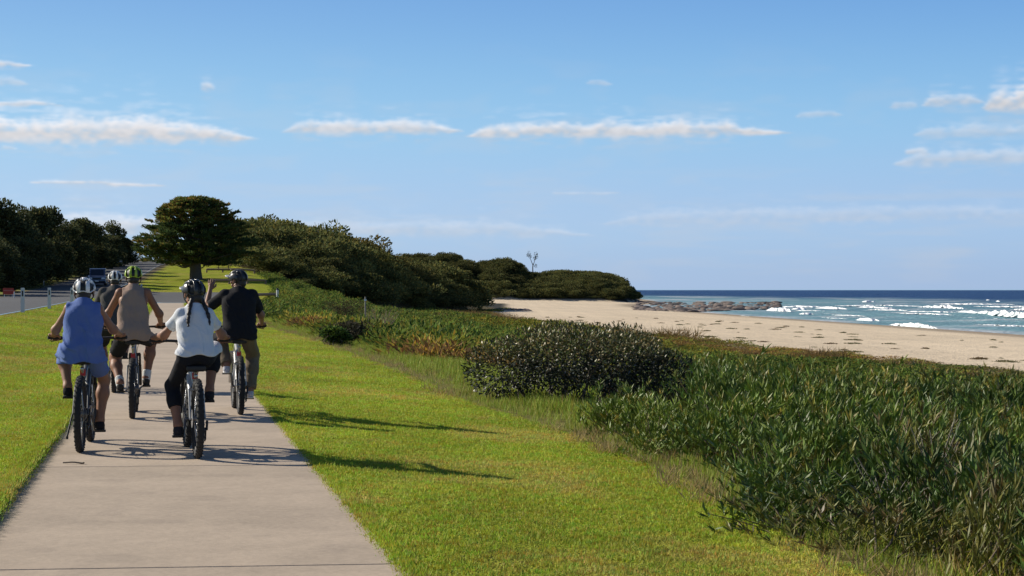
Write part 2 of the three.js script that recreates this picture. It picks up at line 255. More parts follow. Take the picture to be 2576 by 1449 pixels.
// ---------------------------------------------------------------- the sea
const SEA = -4;
{
  const wt = tex(512, (u, v) => { const a = pfbm(u, v * 2, 10, 4), b = pfbm(u + 0.2, v, 40, 3), k = 0.6 * a + 0.4 * b; return [k, k, k]; });
  const p = [], c = [], uv = [], idx = []; const rad = []; for (let r = 60; r < 900; r *= 1.0062) rad.push(r); for (let r = 900; r < 26000; r *= 1.045) rad.push(r); rad.push(26000);
  const N = 270, t0 = -8, t1 = 50;
  rad.forEach((r, j) => { for (let i = 0; i <= N; i++) {
    const th = lerp(t0, t1, i / N) * Math.PI / 180, X = Math.sin(th) * r, D = Math.cos(th) * r, u = uOf(X, D), off = u - waterEdge(Math.min(D, 1000));
    const amp = 0.30 * (1 - sst(500, 1100, r)) * sst(0, 40, off), y = SEA + amp * (Math.sin(X * 0.05 + off * 0.23 + 3 * fbm(X * 0.02, D * 0.02, 2)) * 0.6 + 1.6 * (fbm(X * 0.16 + off * 0.1, D * 0.10, 3) - 0.5));
    p.push(X, y, -D); uv.push(X, D);
    const n = fbm(X * 0.012 + 4, D * 0.006, 4), n2 = fbm(X * 0.03 + 2, D * 0.075, 4), deep = sst(20, 260, off + (n - 0.5) * 160), foamy = 0.8 * sst(0.55, 0.70, n2) * sst(3, 20, off) * (1 - sst(110, 230, off + (n - 0.5) * 120)) + 0.75 * sst(0.3, 0.6, n2) * sst(-3, 2, off) * (1 - sst(3, 9, off));
    const sh = [0.18, 0.33, 0.36], dp = [0.014, 0.052, 0.15]; const kk = 0.85 + 0.3 * n2;
    for (let q = 0; q < 3; q++) c.push(lerp(lerp(sh[q], dp[q], deep) * kk, 0.6, foamy));
    if (i && j) { const w = N + 1, o = (j - 1) * w + i - 1; idx.push(o, o + 1, o + w, o + 1, o + w + 1, o + w); }
  } });
  const g = new THREE.BufferGeometry(); g.setAttribute('position', new THREE.Float32BufferAttribute(p, 3)); g.setAttribute('color', new THREE.Float32BufferAttribute(c, 3)); g.setAttribute('uv', new THREE.Float32BufferAttribute(uv, 2)); g.setIndex(idx); g.computeVertexNormals();
  struct('sea', g, new THREE.MeshPhysicalMaterial({ vertexColors: true, roughness: 0.45, specularIntensity: 0.35, bumpMap: withRepeat(wt, 0.03, 0.05), bumpScale: 1.1 }), 'blue sea with a dark line at the horizon', 'sea');
}
const foamMat = mat(0.86, 0.88, 0.9, 0.8);
// breaking waves: column range and row in the picture give the place on the water, height and width are in metres
{
  const W = [[2238, 2358, 817, 0.75, 6, 7], [2152, 2216, 803, 0.7, 3.5, 2], [2405, 2700, 790, 1.5, 9, 18], [2305, 2432, 772, 1.2, 8, 4], [1928, 1990, 777, 1.5, 8, 2], [2010, 2046, 788, 0.6, 3, 0], [2272, 2420, 784, 0.5, 4, 3], [2168, 2202, 757.5, 1.0, 6, 0], [2540, 2680, 778, 0.9, 6, 3], [1990, 2030, 776, 0.9, 6, 0], [2050, 2130, 774, 0.8, 6, 2], [2150, 2240, 772.5, 0.9, 7, 2], [2205, 2250, 774, 0.7, 5, 0], [2420, 2470, 764, 0.7, 5, 0], [2505, 2515, 757, 0.8, 5, 0], [2480, 2490, 754, 0.8, 5, 0], [1700, 1800, 789, 0.25, 6, 6], [1850, 1905, 796, 0.2, 5, 4], [2000, 2110, 782, 0.35, 5, 3], [2380, 2560, 801, 0.3, 5, 5], [2090, 2180, 793, 0.25, 4, 3], [2250, 2400, 789, 0.3, 6, 4], [2440, 2620, 771, 0.5, 7, 2], [2100, 2320, 768.5, 0.5, 9, 1], [2330, 2560, 764.5, 0.5, 8, 1], [2060, 2140, 800, 0.2, 4, 3], [2440, 2600, 818, 0.25, 4, 5], [1960, 2080, 770.5, 0.6, 9, 1], [2180, 2290, 779, 0.4, 6, 2]];
  W.forEach(([xa, xb, y, h, w, dip], n) => {
    const N = Math.max(14, Math.round((xb - xa) / 3)), P = 12, p = [], idx = [], r = rng(n + 5);
    for (let i = 0; i <= N; i++) {
      const t = i / N, x = lerp(xa, xb, t), D = F * (EYE - SEA - h * 0.4) / (y + dip * (t - 0.5) * 2 * 0.6 - HORIZON) + 1.4 * (fbm(x * 0.1, n, 2) - 0.5) * w, X = (x - 1288) / F * D, e = Math.pow(Math.sin(Math.PI * clamp(t * 0.98 + 0.01)), 0.7), k = h * e * (0.6 + 0.8 * fbm(x * 0.12, n * 7, 3));
      for (let j = 0; j <= P; j++) { const s = j / P, prof = s < 0.55 ? Math.pow(s / 0.55, 1.6) : Math.cos((s - 0.55) / 0.45 * Math.PI / 2), z = (0.5 - s) * w * e * (0.8 + 0.5 * fbm(x * 0.2 + 9, s * 3 + n, 2)); p.push(X + rr(-0.1, 0.1, r), SEA - 0.14 + prof * k * 0.72 * (0.85 + 0.3 * vn(x * 0.3, s * 4 + n)) + rr(-0.02, 0.02, r) * h + 0.14, -(D + z)); if (i && j) { const q = (i - 1) * (P + 1) + j - 1; idx.push(q, q + 1, q + P + 1, q + 1, q + P + 2, q + P + 1); } }
    }
    const g = new THREE.BufferGeometry(); g.setAttribute('position', new THREE.Float32BufferAttribute(p, 3)); g.setIndex(idx); g.computeVertexNormals();
    const m = shade(new THREE.Mesh(g, foamMat)); m.name = numbered('breaking_wave'); scene.add(m);
    const L = { 0: 'long low white breaker nearest the sand, alone in the teal shallows', 1: 'short white breaker in the teal shallows beside the long low one', 2: 'biggest white breaker rolling in beyond the shallows', 3: 'white breaker curling behind the biggest roller', 4: 'white surf burst at the seaward end of the rocks' };
    tag(m, L[n] ?? 'small streak of white foam on the blue water', n < 5 ? 'wave' : 'foam', n < 5 ? undefined : 'foam streaks on the sea');
  });
}

// ---------------------------------------------------------------- foliage
class Leaves {                        // many small folded leaf faces in one geometry
  constructor() { this.p = []; this.n = []; this.c = []; this.i = []; }
  add(x, y, z, dx, dy, dz, len, wid, col, r) {
    let sx = r() - 0.5, sy = (r() - 0.5) * 0.7, sz = r() - 0.5; const d = sx * dx + sy * dy + sz * dz; sx -= d * dx; sy -= d * dy; sz -= d * dz;
    const l = wid / 2 / (Math.hypot(sx, sy, sz) || 1); sx *= l; sy *= l; sz *= l;
    let nx = sy * dz - sz * dy, ny = sz * dx - sx * dz, nz = sx * dy - sy * dx; const m = 1 / (Math.hypot(nx, ny, nz) || 1); nx *= m; ny *= m; nz *= m;
    const b = this.p.length / 3, h = len * 0.45, q = wid * 0.22;
    this.p.push(x, y, z, x + dx * h + sx + nx * q, y + dy * h + sy + ny * q, z + dz * h + sz + nz * q, x + dx * len, y + dy * len, z + dz * len, x + dx * h - sx + nx * q, y + dy * h - sy + ny * q, z + dz * h - sz + nz * q);
    for (let k = 0; k < 4; k++) { this.n.push(nx, ny, nz); this.c.push(col[0], col[1], col[2]); }
    this.i.push(b, b + 1, b + 2, b, b + 2, b + 3);
  }
  geo() { const g = new THREE.BufferGeometry(); g.setAttribute('position', new THREE.Float32BufferAttribute(this.p, 3)); g.setAttribute('normal', new THREE.Float32BufferAttribute(this.n, 3)); g.setAttribute('color', new THREE.Float32BufferAttribute(this.c, 3)); g.setIndex(this.i); return g; }
}
function unit(r) { const z = 2 * r() - 1, a = r() * 6.2832, s = Math.sqrt(1 - z * z); return [s * Math.cos(a), z, s * Math.sin(a)]; }
const norm = (v) => { const l = Math.hypot(...v) || 1; return v.map((x) => x / l); };
function tube(pts, r0, r1, sides = 5) {   // tapered limb through points
  const cv = new THREE.CatmullRomCurve3(pts.map((q) => V(...q))), n = Math.max(2, pts.length * 2), fr = cv.computeFrenetFrames(n), p = [], nn = [], idx = [];
  for (let i = 0; i <= n; i++) { const c = cv.getPoint(i / n), r = lerp(r0, r1, i / n); for (let k = 0; k < sides; k++) { const a = k / sides * 6.2832, v = fr.normals[i].clone().multiplyScalar(Math.cos(a)).addScaledVector(fr.binormals[i], Math.sin(a)); p.push(c.x + v.x * r, c.y + v.y * r, c.z + v.z * r); nn.push(v.x, v.y, v.z); if (i) { const q = (i - 1) * sides + k, q2 = (i - 1) * sides + (k + 1) % sides; idx.push(q, q2, q + sides, q2, q2 + sides, q + sides); } } }
  const g = new THREE.BufferGeometry(); g.setAttribute('position', new THREE.Float32BufferAttribute(p, 3)); g.setAttribute('normal', new THREE.Float32BufferAttribute(nn, 3)); g.setIndex(idx); return g;
}
const leafMat = (o = {}) => new THREE.MeshPhysicalMaterial({ vertexColors: true, roughness: 0.46, specularIntensity: 0.38, transmission: 0.38, thickness: 0, ...o });
const FOL = { wattle: leafMat(), grass: leafMat({ roughness: 0.75, transmission: 0.45, specularIntensity: 0.25 }), dull: leafMat({ roughness: 0.9, transmission: 0.38, specularIntensity: 0.12 }), glossy: leafMat({ roughness: 0.45, transmission: 0.1, specularIntensity: 0.5 }) };
const STEMGREY = mat(0.2, 0.18, 0.15, 0.95), BARK = mat(0.10, 0.085, 0.07, 0.95), GREYWOOD = mat(0.30, 0.27, 0.23, 0.95), STEM = mat(0.13, 0.10, 0.07, 0.95);
const jit = (c, r, a = 0.25) => { const k = 1 + (r() - 0.5) * 2 * a, w = (r() - 0.5) * a; return [c[0] * k * (1 + w), c[1] * k, c[2] * k * (1 - w)]; };

// coastal wattle: a low dome of upright narrow leaves in tufts at the branch ends
function wattle(seed, o) {
  const r = rng(seed), L = new Leaves(), tips = [], stems = [], rx = o.rx ?? 0.95, hh = o.h ?? 1.05;
  const lobes = []; for (let k = 0; k < 7; k++) lobes.push([rr(-0.55, 0.55, r) * rx, rr(-0.55, 0.55, r) * rx, rr(0.55, 1.0, r) * hh, rr(0.38, 0.6, r) * rx]);
  for (let k = 0; k < o.tips; k++) {
    const [lx, lz, lh, lr] = lobes[(r() * 7) | 0], [a, b, c] = unit(r), q = Math.pow(r(), 0.35);
    let y = lh * (0.52 + 0.48 * Math.abs(b) * q) - (b < 0 ? lh * 0.85 * r() : 0);
    if (r() < 0.34) y = rr(0.04, 0.42, r) * hh; tips.push([lx + a * lr * q, Math.max(0.04, y), lz + c * lr * q]);
  }
  tips.forEach((t, k) => {
    const out = norm([t[0] * 0.9 + rr(-0.4, 0.4, r), 0.75 * hh + rr(0, 0.5, r), t[2] * 0.9 + rr(-0.4, 0.4, r)]), base = r() < o.yellow ? o.c2 : o.c1, tone = 0.75 + 0.5 * r();
    for (let j = 0; j < o.per; j++) { const s = rr(-0.09, 0.05, r), d = norm([out[0] + rr(-0.75, 0.75, r), out[1] + rr(-0.45, 0.45, r), out[2] + rr(-0.75, 0.75, r)]); L.add(t[0] + out[0] * s, t[1] + out[1] * s, t[2] + out[2] * s, ...d, o.len * rr(0.7, 1.2, r), o.wid * rr(0.75, 1.2, r), jit(base.map((x) => x * tone), r, 0.3), r); }
    if (k % o.stemEvery === 0) stems.push(tube([[rr(-0.12, 0.12, r), 0, rr(-0.12, 0.12, r)], [t[0] * 0.45, t[1] * 0.4, t[2] * 0.45], t], 0.012, 0.004, 4));
  });
  return [L.geo(), mergeGeometries(stems)];
}
const GREEN = [0.135, 0.205, 0.036], OLIVE = [0.25, 0.235, 0.05], DARKG = [0.035, 0.07, 0.02], STRAW = [0.24, 0.165, 0.06];
function shrubSet(name, label, cat, seeds, o, m) {
  return seeds.map((s) => { const g = new THREE.Group(); g.name = name; tag(g, label, cat); const [f, st] = wattle(s, o); part('foliage', f, m ?? FOL.wattle, g); part('stems', st, STEM, g); return g; });
}
const nearW = shrubSet('wattle_shrub', 'low green wattle shrub in the dune thicket beside the lawn', 'shrub', [11, 12, 13, 14], { tips: 215, per: 9, len: 0.118, wid: 0.0225, c1: GREEN, c2: OLIVE, yellow: 0.12, stemEvery: 12 });
const oliveW = shrubSet('wattle_shrub', 'yellow-olive fine-leaved shrub low in the thicket beside the lawn', 'shrub', [15, 16], { tips: 190, per: 10, len: 0.10, wid: 0.014, c1: OLIVE, c2: STRAW, yellow: 0.25, stemEvery: 20, h: 0.8 });
const midW = shrubSet('wattle_shrub', 'low green wattle shrub in the dune thicket beside the lawn', 'shrub', [21, 22, 23], { tips: 130, per: 8, len: 0.15, wid: 0.034, c1: GREEN, c2: OLIVE, yellow: 0.22, stemEvery: 9, rx: 1.1 });
const TINT = [[1, 1, 1], [1.3, 1.2, 1.0], [0.62, 0.68, 0.7], [1.12, 1.0, 1.1]].map((c) => { const m = FOL.wattle.clone(); m.color.setRGB(...c); return m; });
const place = (protos, X, D, s, label, group) => { const p = protos[(R() * protos.length) | 0], k = Array.isArray(s) ? s : [s, s, s]; const c = copyOf(p, [X, gy(X, D) - 0.03, -D], R() * 6.28, [k[0] * rr(0.85, 1.15), k[1] * rr(0.72, 1.2), k[2] * rr(0.85, 1.15)], label, group); const q = fbm(X * 0.35 + 4, D * 0.25 + 8, 2) + rr(-0.09, 0.09); c.children[0].material = TINT[q > 0.6 ? 1 : q < 0.38 ? 2 : q > 0.53 ? 3 : 0]; return c; };
{
  const thick = 'thicket of wattle shrubs on the dune';
  const label = 'low green wattle shrub in the dune thicket beside the lawn';
  let count = 0;
  for (let D = 8.2; D < 62;) {
    const step = D < 26 ? 1.02 : D < 42 ? 1.35 : 1.9, ue = lawnEdge(D);
    for (let u = ue + 0.25; ; u += step) {
      const X = Xof(D, u) + rr(-0.4, 0.4), d = D + rr(-0.45, 0.45), uu = uOf(X, d); if (X > 0.335 * d + 1.6) break; if (u > 34) break;
      const w = uu - lawnEdge(d), px = 1288 + F * X / d;
      if (w < (d < 21 ? 0.15 : 0.5)) continue;
      const gap = fbm(X * 0.3 + 20, d * 0.3, 2);
      if (d > 21.5 && d < 70 && w < 2.6 + 1.2 * gap) continue;              // band of long grass along this part of the lawn
      if (d > 21 && d < 29.2 && px > 1215 && px < 1690 && w < 6) continue;  // room for the dark bush
      if (d > 34 && gap < 0.40) continue;
      if (px < 1150 && d > 30 && R() < 0.35) continue;
      let s = (d < 26 ? 0.92 : 1.0) * rr(0.8, 1.15); const low = w < 1.0 ? 0.68 + 0.32 * w : 1;
      const ol = (d < 14.5 && fbm(X * 0.9 + 3, d * 0.9, 2) > 0.55) || fbm(X * 0.5 + 50, d * 0.35, 2) > 0.70; place(d < 30 ? (ol ? oliveW : nearW) : midW, X, d, [s, s * low * (px > 1680 && d < 48 ? 1.08 : d > 44 ? 0.42 : d > 34 ? 0.5 : d > 26 ? 0.8 : 1.05), s], d < 30 && ol ? 'yellow-olive fine-leaved shrub among the green wattles beside the lawn' : label, d < 30 && ol ? 'olive shrubs in the thicket' : thick); count++;
    }
    D += step * 0.92;
  }
  console.log('wattle shrubs', count);
}
// the dark bush, its glints painted as scattered pale leaves, in front of the beach
{
  const r = rng(77), L = new Leaves(), T = new Leaves(), g = thing('dark_bush', 'large dark bush with glints painted as pale grey leaves and a brown top, facing the lawn', 'bush', [0, 0, 0]);
  const lobes = [[-1.35, 0.75, 0, 0.75], [-0.6, 0.9, -0.2, 0.9], [0.25, 0.9, 0.1, 0.95], [1.0, 0.8, -0.2, 0.85], [1.65, 0.55, -0.3, 0.7], [-0.2, 0.95, -1.0, 0.9], [0.9, 0.9, -1.1, 0.9]];
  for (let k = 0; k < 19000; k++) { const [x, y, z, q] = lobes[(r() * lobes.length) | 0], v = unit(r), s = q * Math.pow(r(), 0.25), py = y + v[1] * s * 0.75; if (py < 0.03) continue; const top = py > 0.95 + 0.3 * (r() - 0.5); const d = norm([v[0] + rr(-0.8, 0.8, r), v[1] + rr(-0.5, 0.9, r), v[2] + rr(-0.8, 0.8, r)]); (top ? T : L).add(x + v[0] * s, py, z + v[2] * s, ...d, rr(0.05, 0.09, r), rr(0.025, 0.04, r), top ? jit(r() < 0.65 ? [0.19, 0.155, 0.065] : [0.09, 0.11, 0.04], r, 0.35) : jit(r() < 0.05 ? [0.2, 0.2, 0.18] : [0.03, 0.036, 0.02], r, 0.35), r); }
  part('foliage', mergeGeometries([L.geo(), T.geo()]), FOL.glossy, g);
  const st = []; for (let k = 0; k < 40; k++) { const [x, y, z, q] = lobes[(r() * lobes.length) | 0]; st.push(tube([[x * 0.6 + rr(-0.3, 0.3, r), 0, z * 0.6 + rr(-0.2, 0.4, r)], [x * 0.8, y * 0.5, z * 0.8], [x + rr(-0.4, 0.4, r) * q, y + rr(0, 0.6, r) * q, z + rr(-0.3, 0.5, r) * q]], 0.018, 0.005, 4)); }
  part('stems', mergeGeometries(st), STEM, g);
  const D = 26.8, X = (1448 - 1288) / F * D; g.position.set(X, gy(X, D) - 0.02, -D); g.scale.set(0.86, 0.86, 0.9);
}
// grass: tufts of bent blades
function tuft(seed, n, rad, h, w, c1, c2, mix, lean = 0.5) { const r = rng(seed), L = new Leaves(); for (let k = 0; k < n; k++) { const a = r() * 6.28, q = rad * Math.sqrt(r()), b = r() * 6.28, s = lean * r(); L.add(Math.cos(a) * q, -0.006, Math.sin(a) * q, ...norm([Math.cos(b) * s, 1, Math.sin(b) * s]), h * rr(0.5, 1.2, r), w, jit(r() < mix ? c2 : c1, r, 0.22), r); } return L.geo(); }
function scatter(name, geo, m, list, label, category, tilt) {
  const im = new THREE.InstancedMesh(geo, m, list.length), o = new THREE.Object3D(), c = new THREE.Color();
  list.forEach(([x, y, z, s, sy, col], i) => { o.position.set(x, y, z); o.rotation.set(tilt ? rr(-tilt, tilt) : 0, R() * 6.28, tilt ? rr(-tilt, tilt) : 0); o.scale.set(s, sy ?? s, s); o.updateMatrix(); im.setMatrixAt(i, o.matrix); im.setColorAt(i, col ? c.setRGB(...col) : c.setRGB(1, 1, 1)); });
  im.computeBoundingSphere(); return stuff(name, im, label, category);
}
const WHITE3 = [1, 1, 1];
{
  const turf = tuft(5, 18, 0.075, 0.034, 0.0058, WHITE3, WHITE3, 0, 1.5), list = [], shelf = [];
  const add = (D, u, s) => { const X = Xof(D, u), t = lawnTone(X, D).map((v) => v * rr(0.8, 1.45)); (u > 0 ? list : shelf).push([X, H(D, u), -D, s, s * rr(0.7, 1.2), t]); };
  for (let D = 7.6; D < 142; D += 0.02 * (1 + D / 30) * (D < 60 ? 1 : 1 + (D - 60) / 12)) {
    const den = D < 16 ? 26 : D < 28 ? 22 : D < 60 ? 16 : 20, w = lawnEdge(D) - 1.2;
    for (let k = 0; k < den * w / 3.3; k++) { const u = 1.235 + w * R(); if (Xof(D, u) < 0.34 * D + 1) add(D + R() * 0.03 * (1 + D / 30), u, D < 20 ? 1 : 1 + (D - 20) / 40); }
    for (let k = 0; k < 5; k++) add(D + R() * 0.03, rr(1.2, 1.30), rr(0.8, 1.3));
    const lw = Math.min(5.6, 0.11 * D + 0.6); for (let k = 0; k < den * lw / 3.3; k++) add(D + R() * 0.03 * (1 + D / 30), -1.25 - lw * R(), D < 20 ? 1 : 1 + (D - 20) / 40);
    for (let k = 0; k < 7; k++) add(D + R() * 0.03, -rr(1.22, 1.30), rr(0.9, 1.4));
  }
  console.log('turf tufts', list.length, shelf.length);
  scatter('lawn_grass', turf, FOL.grass, list, 'short mown grass blades between the path and the shrubs', 'grass');
  scatter('lawn_grass', turf, FOL.grass, shelf, 'short mown grass blades between the road and the path', 'grass');
  // long grass and dead stalks on the edge of the lawn
  const long = tuft(6, 30, 0.20, 0.24, 0.011, [0.31, 0.41, 0.05], [0.42, 0.38, 0.09], 0.25, 0.8), dead = tuft(8, 22, 0.14, 0.20, 0.009, [0.42, 0.31, 0.14], [0.30, 0.23, 0.10], 0.4, 1.3), ll = [], dl = [];
  for (let D = 9; D < 120; D += D < 30 ? 0.05 : 0.11) { const ue = lawnEdge(D);
    const band = D > 20 ? 3.2 : 0.5; for (let k = 0; k < (D > 20 ? 4 : 1); k++) { const w = band * Math.pow(R(), 0.8) + rr(-0.05, 0.15), X = Xof(D, ue + w); if (X < 0.34 * D + 1) { const s = (D > 20 ? 0.55 + 0.5 * sst(0.2, 1.2, w) : 0.55) * rr(0.6, 1.15); ll.push([X, gy(X, D), -D, s, s, undefined]); } }
    for (let k = 0; k < 2; k++) { const w = rr(-0.25, 0.9), X = Xof(D, ue + w); if (fbm(D * 0.8, 3, 2) > 0.52 && R() < 0.32) dl.push([X, gy(X, D), -D, rr(0.6, 1.1), rr(0.5, 1), undefined]); }
  }
  for (let k = 0; k < 40; k++) { const D = rr(9, 14), X = lerp(Xof(D, lawnEdge(D) + 0.6), 0.33 * D, R()); ll.push([X, gy(X, D), -D, rr(0.7, 1.2), rr(0.7, 1.2), [1.2, 1, 0.9]]); }
  scatter('long_grass', long, FOL.grass, ll, 'long unmown grass between the lawn and the dune shrubs', 'grass');
  scatter('dead_grass', dead, FOL.dull, dl, 'dry brown grass litter along the edge of the lawn', 'grass');
  const tus = tuft(9, 260, 0.42, 0.62, 0.012, [0.25, 0.16, 0.06], [0.16, 0.13, 0.06], 0.4, 0.9), ts = thing('grass_tussock', 'rusty brown grass tussock between the dark bush and the wattles', 'grass tussock');
  part('blades', tus, FOL.dull, ts); { const [x, y, z] = at(1640, 26.6); ts.position.set(x, y, z); ts.scale.set(1.25, 0.9, 1); }
  const brown = 'rusty brown grass tussock on the edge of the sand'; ts.userData.group = undefined; delete ts.userData.group;
  for (let k = 0; k < 46; k++) { const D = lerp(92, 260, Math.pow(R(), 0.8)), u = beachEdge(D) - rr(0.5, 9); const X = Xof(D, u); if (Math.abs(X) > 0.33 * D) continue; const s = rr(1.2, 2.6) * (D < 130 ? 1 : 1.3); copyOf(ts, [X, gy(X, D), -D], R() * 6, [s * 1.7, s * rr(0.35, 0.6), s], brown, 'brown tussocks along the sand'); }
}
// scrub farther along the dune: reads as one mass
{
  const mk = (seed, n, rx, h, len, wid, cols) => { const r = rng(seed), L = new Leaves(); for (let k = 0; k < n; k++) { const v = unit(r), q = Math.pow(r(), 0.3), y = Math.abs(v[1]) * h * q; const d = norm([v[0] + rr(-0.7, 0.7, r), 0.9 + rr(-0.5, 0.6, r), v[2] + rr(-0.7, 0.7, r)]); L.add(v[0] * rx * q, y, v[2] * rx * q, ...d, len * rr(0.7, 1.3, r), wid * rr(0.7, 1.3, r), jit(cols[(r() * cols.length) | 0], r, 0.35), r); } return L.geo(); };
  const a = mk(31, 300, 1.0, 0.85, 0.22, 0.07, [[0.15, 0.23, 0.04], [0.13, 0.2, 0.035], [0.17, 0.22, 0.05], OLIVE, DARKG]), b = mk(32, 260, 1.1, 0.7, 0.24, 0.06, [[0.15, 0.115, 0.05], [0.11, 0.085, 0.045], OLIVE]);
  const la = [], lb = [];
  for (let D = 44; D < 345; D *= 1.0075) {
    const ue = lawnEdge(D), ub = beachEdge(D), step = 1.0 + D / 110;
    for (let u = ue + (D < 95 ? 2.4 : 0.8); u < ub + 0.5; u += step) {
      const d = D * (1 + rr(-0.006, 0.006)), X = Xof(d, u + rr(-0.6, 0.6)), px = 1288 + F * X / d; if (px > 2720 || px < 420) continue; if (hill(X, d) > gy(X, d) - 0.01 && d > 215) continue;
      if (R() < 0.1) continue; const bz = fbm(X * 0.08, d * 0.04, 3), near = u > ub - 7 || bz > 0.6, low = 1 - 0.45 * sst(ub - 10, ub, u), s = rr(0.7, 1.2) * (1 + D / 500);
      (near && R() < 0.75 ? lb : la).push([X, gy(X, d) - 0.05, -d, s, s * low * rr(0.4, 0.8) * (D < 120 ? (px < 1200 ? 1.0 : 0.6) : 0.85), (() => { const q = 0.6 + 0.9 * fbm(X * 0.12 + 6, d * 0.06, 3), y = sst(0.5, 0.7, fbm(X * 0.09, d * 0.05 + 9, 2)); return [q * (1 + 0.5 * y), q * (1 + 0.15 * y), q]; })()]);
    }
  }
  console.log('far scrub', la.length, lb.length);
  scatter('dune_scrub', a, FOL.dull, la, 'dense green low scrub covering the dune towards the hill', 'scrub');
  scatter('dune_scrub', b, FOL.dull, lb, 'brownish low scrub on the seaward side of the dune', 'scrub');
}
// wind-pruned canopy of the hill and the headland
{
  const mk = (seed, n, lobes) => { const r = rng(seed), L = new Leaves(); const lb = []; for (let k = 0; k < lobes; k++) lb.push([rr(-1, 1, r), rr(-0.1, 0.35, r), rr(-1, 1, r), rr(0.55, 0.95, r)]); for (let k = 0; k < n; k++) { const [x, y, z, q] = lb[(r() * lobes) | 0], v = unit(r); v[1] = Math.abs(v[1]); const t = Math.pow(r(), 0.2) * q, d = norm([v[0] + rr(-0.8, 0.8, r), v[1] * 0.6 + rr(-0.3, 0.5, r), v[2] + rr(-0.8, 0.8, r)]); L.add(x + v[0] * t, y + v[1] * t * 0.75, z + v[2] * t, ...d, rr(0.08, 0.18, r), rr(0.06, 0.12, r), jit(r() < 0.35 ? [0.19, 0.18, 0.055] : [0.11, 0.125, 0.04], r, 0.35), r); } return L.geo(); };
  const trunk = tube([[0, -1.6, 0], [0.1, -0.6, 0.1], [0, 0.3, 0]], 0.09, 0.05, 4);
  const A = mk(41, 1300, 6), B = mk(42, 1300, 5); void trunk;
  const la = [], lb = [], cape = [];
  for (let D = 205; D < 420; D += 2.1) for (let px = 470; px < 1290; px += 4200 / D * 2.0) {
    const d = D + rr(-1, 1), X = (px + rr(-12, 12) - 1288) / F * d, hh = hill(X, d), g = gy(X, d); if (hh < g - 0.01) continue;
    const x = 1288 + F * X / d; if (d > hillRidge(x) + 26) continue; 
    const s = (1.2 + 2.0 * Math.pow(R(), 2)) * (0.5 + 1.1 * fbm(X * 0.1, d * 0.1, 2)) * (x > 1180 ? lerp(1, 0.4, sst(1180, 1275, x)) : 1), tone = (0.55 + 0.9 * fbm(X * 0.05 + 9, d * 0.05, 3)) * rr(0.75, 1.25), br = sst(0.52, 0.72, fbm(X * 0.04, d * 0.06 + 4, 3));
    (R() < 0.5 ? la : lb).push([X, g + (1.1 + 2.2 * (fbm(X * 0.16 + d * 0.06, d * 0.035, 3) - 0.45)) * sst(1275, 1200, x), -d, s, s * rr(0.6, 1.3), [tone * lerp(1, 1.25, br), tone, tone * lerp(1, 0.9, br)]]);
  }
  for (let D = 688; D < 790; D += 2.6) for (let px = 1000; px < 1612; px += 14) {
    const d = D + rr(-1, 1), X = (px + rr(-10, 10) - 1288) / F * d, x = 1288 + F * X / d, hh = hill(X, d), g = gy(X, d); if (hh < g - 0.01 || g < -3.2) continue;
    const s = (1.2 + 2.6 * Math.pow(R(), 2)) * (x > 1560 ? 0.6 : 1), tone = (0.5 + 0.7 * fbm(X * 0.05, d * 0.05, 3)) * rr(0.7, 1.2); cape.push([X, g + 0.5, -d, s, s * rr(0.8, 1.3), [tone, tone * 0.98, tone]]);
  }
  console.log('hill clumps', la.length + lb.length, cape.length);
  scatter('hill_scrub', A, FOL.dull, la, 'dark wind-pruned coastal trees covering the hill behind the dune', 'scrub', 0.35);
  scatter('hill_scrub', B, FOL.dull, lb, 'olive wind-pruned coastal trees mixed over the hill behind the dune', 'scrub', 0.35);
  scatter('headland_scrub', B, FOL.dull, cape, 'dark trees covering the far headland above the rocks', 'scrub');
}
// trees with trunk, limbs and crown
function crown(seed, o) {
  const r = rng(seed), L = new Leaves(), lobes = o.lobes ?? []; if (!lobes.length) for (let k = 0; k < o.n; k++) { const a = r() * 6.28, q = Math.sqrt(r()) * o.rx * 0.72, y = rr(o.y0, o.y1, r), taper = 1 - 0.55 * sst(0.45, 1, (y - o.y0) / (o.y1 - o.y0)); lobes.push([Math.cos(a) * q * taper, y, Math.sin(a) * q * taper, rr(0.5, 1, r) * o.lr]); }
  for (let k = 0; k < o.leaves; k++) { const [x, y, z, q] = lobes[(r() * lobes.length) | 0], v = unit(r), t = Math.pow(r(), 0.28) * q, d = norm([v[0] + rr(-0.8, 0.8, r), v[1] * 0.5 + rr(-0.3, 0.7, r), v[2] + rr(-0.8, 0.8, r)]); L.add(x + v[0] * t, y + v[1] * t * o.flat, z + v[2] * t, ...d, o.len * rr(0.6, 1.3, r), o.wid * rr(0.6, 1.3, r), jit(o.cols[(r() * o.cols.length) | 0], r, 0.35), r); }
  return [L.geo(), lobes];
}
const treeProtos = [51, 52, 53, 54].map((s) => {
  const g = new THREE.Group(); g.name = 'coastal_tree'; const r = rng(s);
  const [c, lobes] = crown(s, { n: 22, rx: 3.4, y0: 0.8, y1: 7.1, lr: 1.9, leaves: 9000, flat: 0.62, len: 0.36, wid: 0.24, cols: [[0.07, 0.085, 0.035], [0.09, 0.10, 0.04], [0.12, 0.12, 0.05]] });
  part('crown', c, FOL.dull, g);
  const tr = [tube([[0, -0.6, 0], [0.15, 2, 0.1], [0.1, 5, -0.1]], 0.24, 0.1, 7)]; lobes.forEach((l, k) => k % 2 && tr.push(tube([[0.1, 1.2 + l[1] * 0.25, 0], [l[0] * 0.6, l[1] * 0.75, l[2] * 0.6], [l[0], l[1], l[2]]], 0.09, 0.03, 5)));
  part('trunk', mergeGeometries(tr), BARK, g); return g;
});
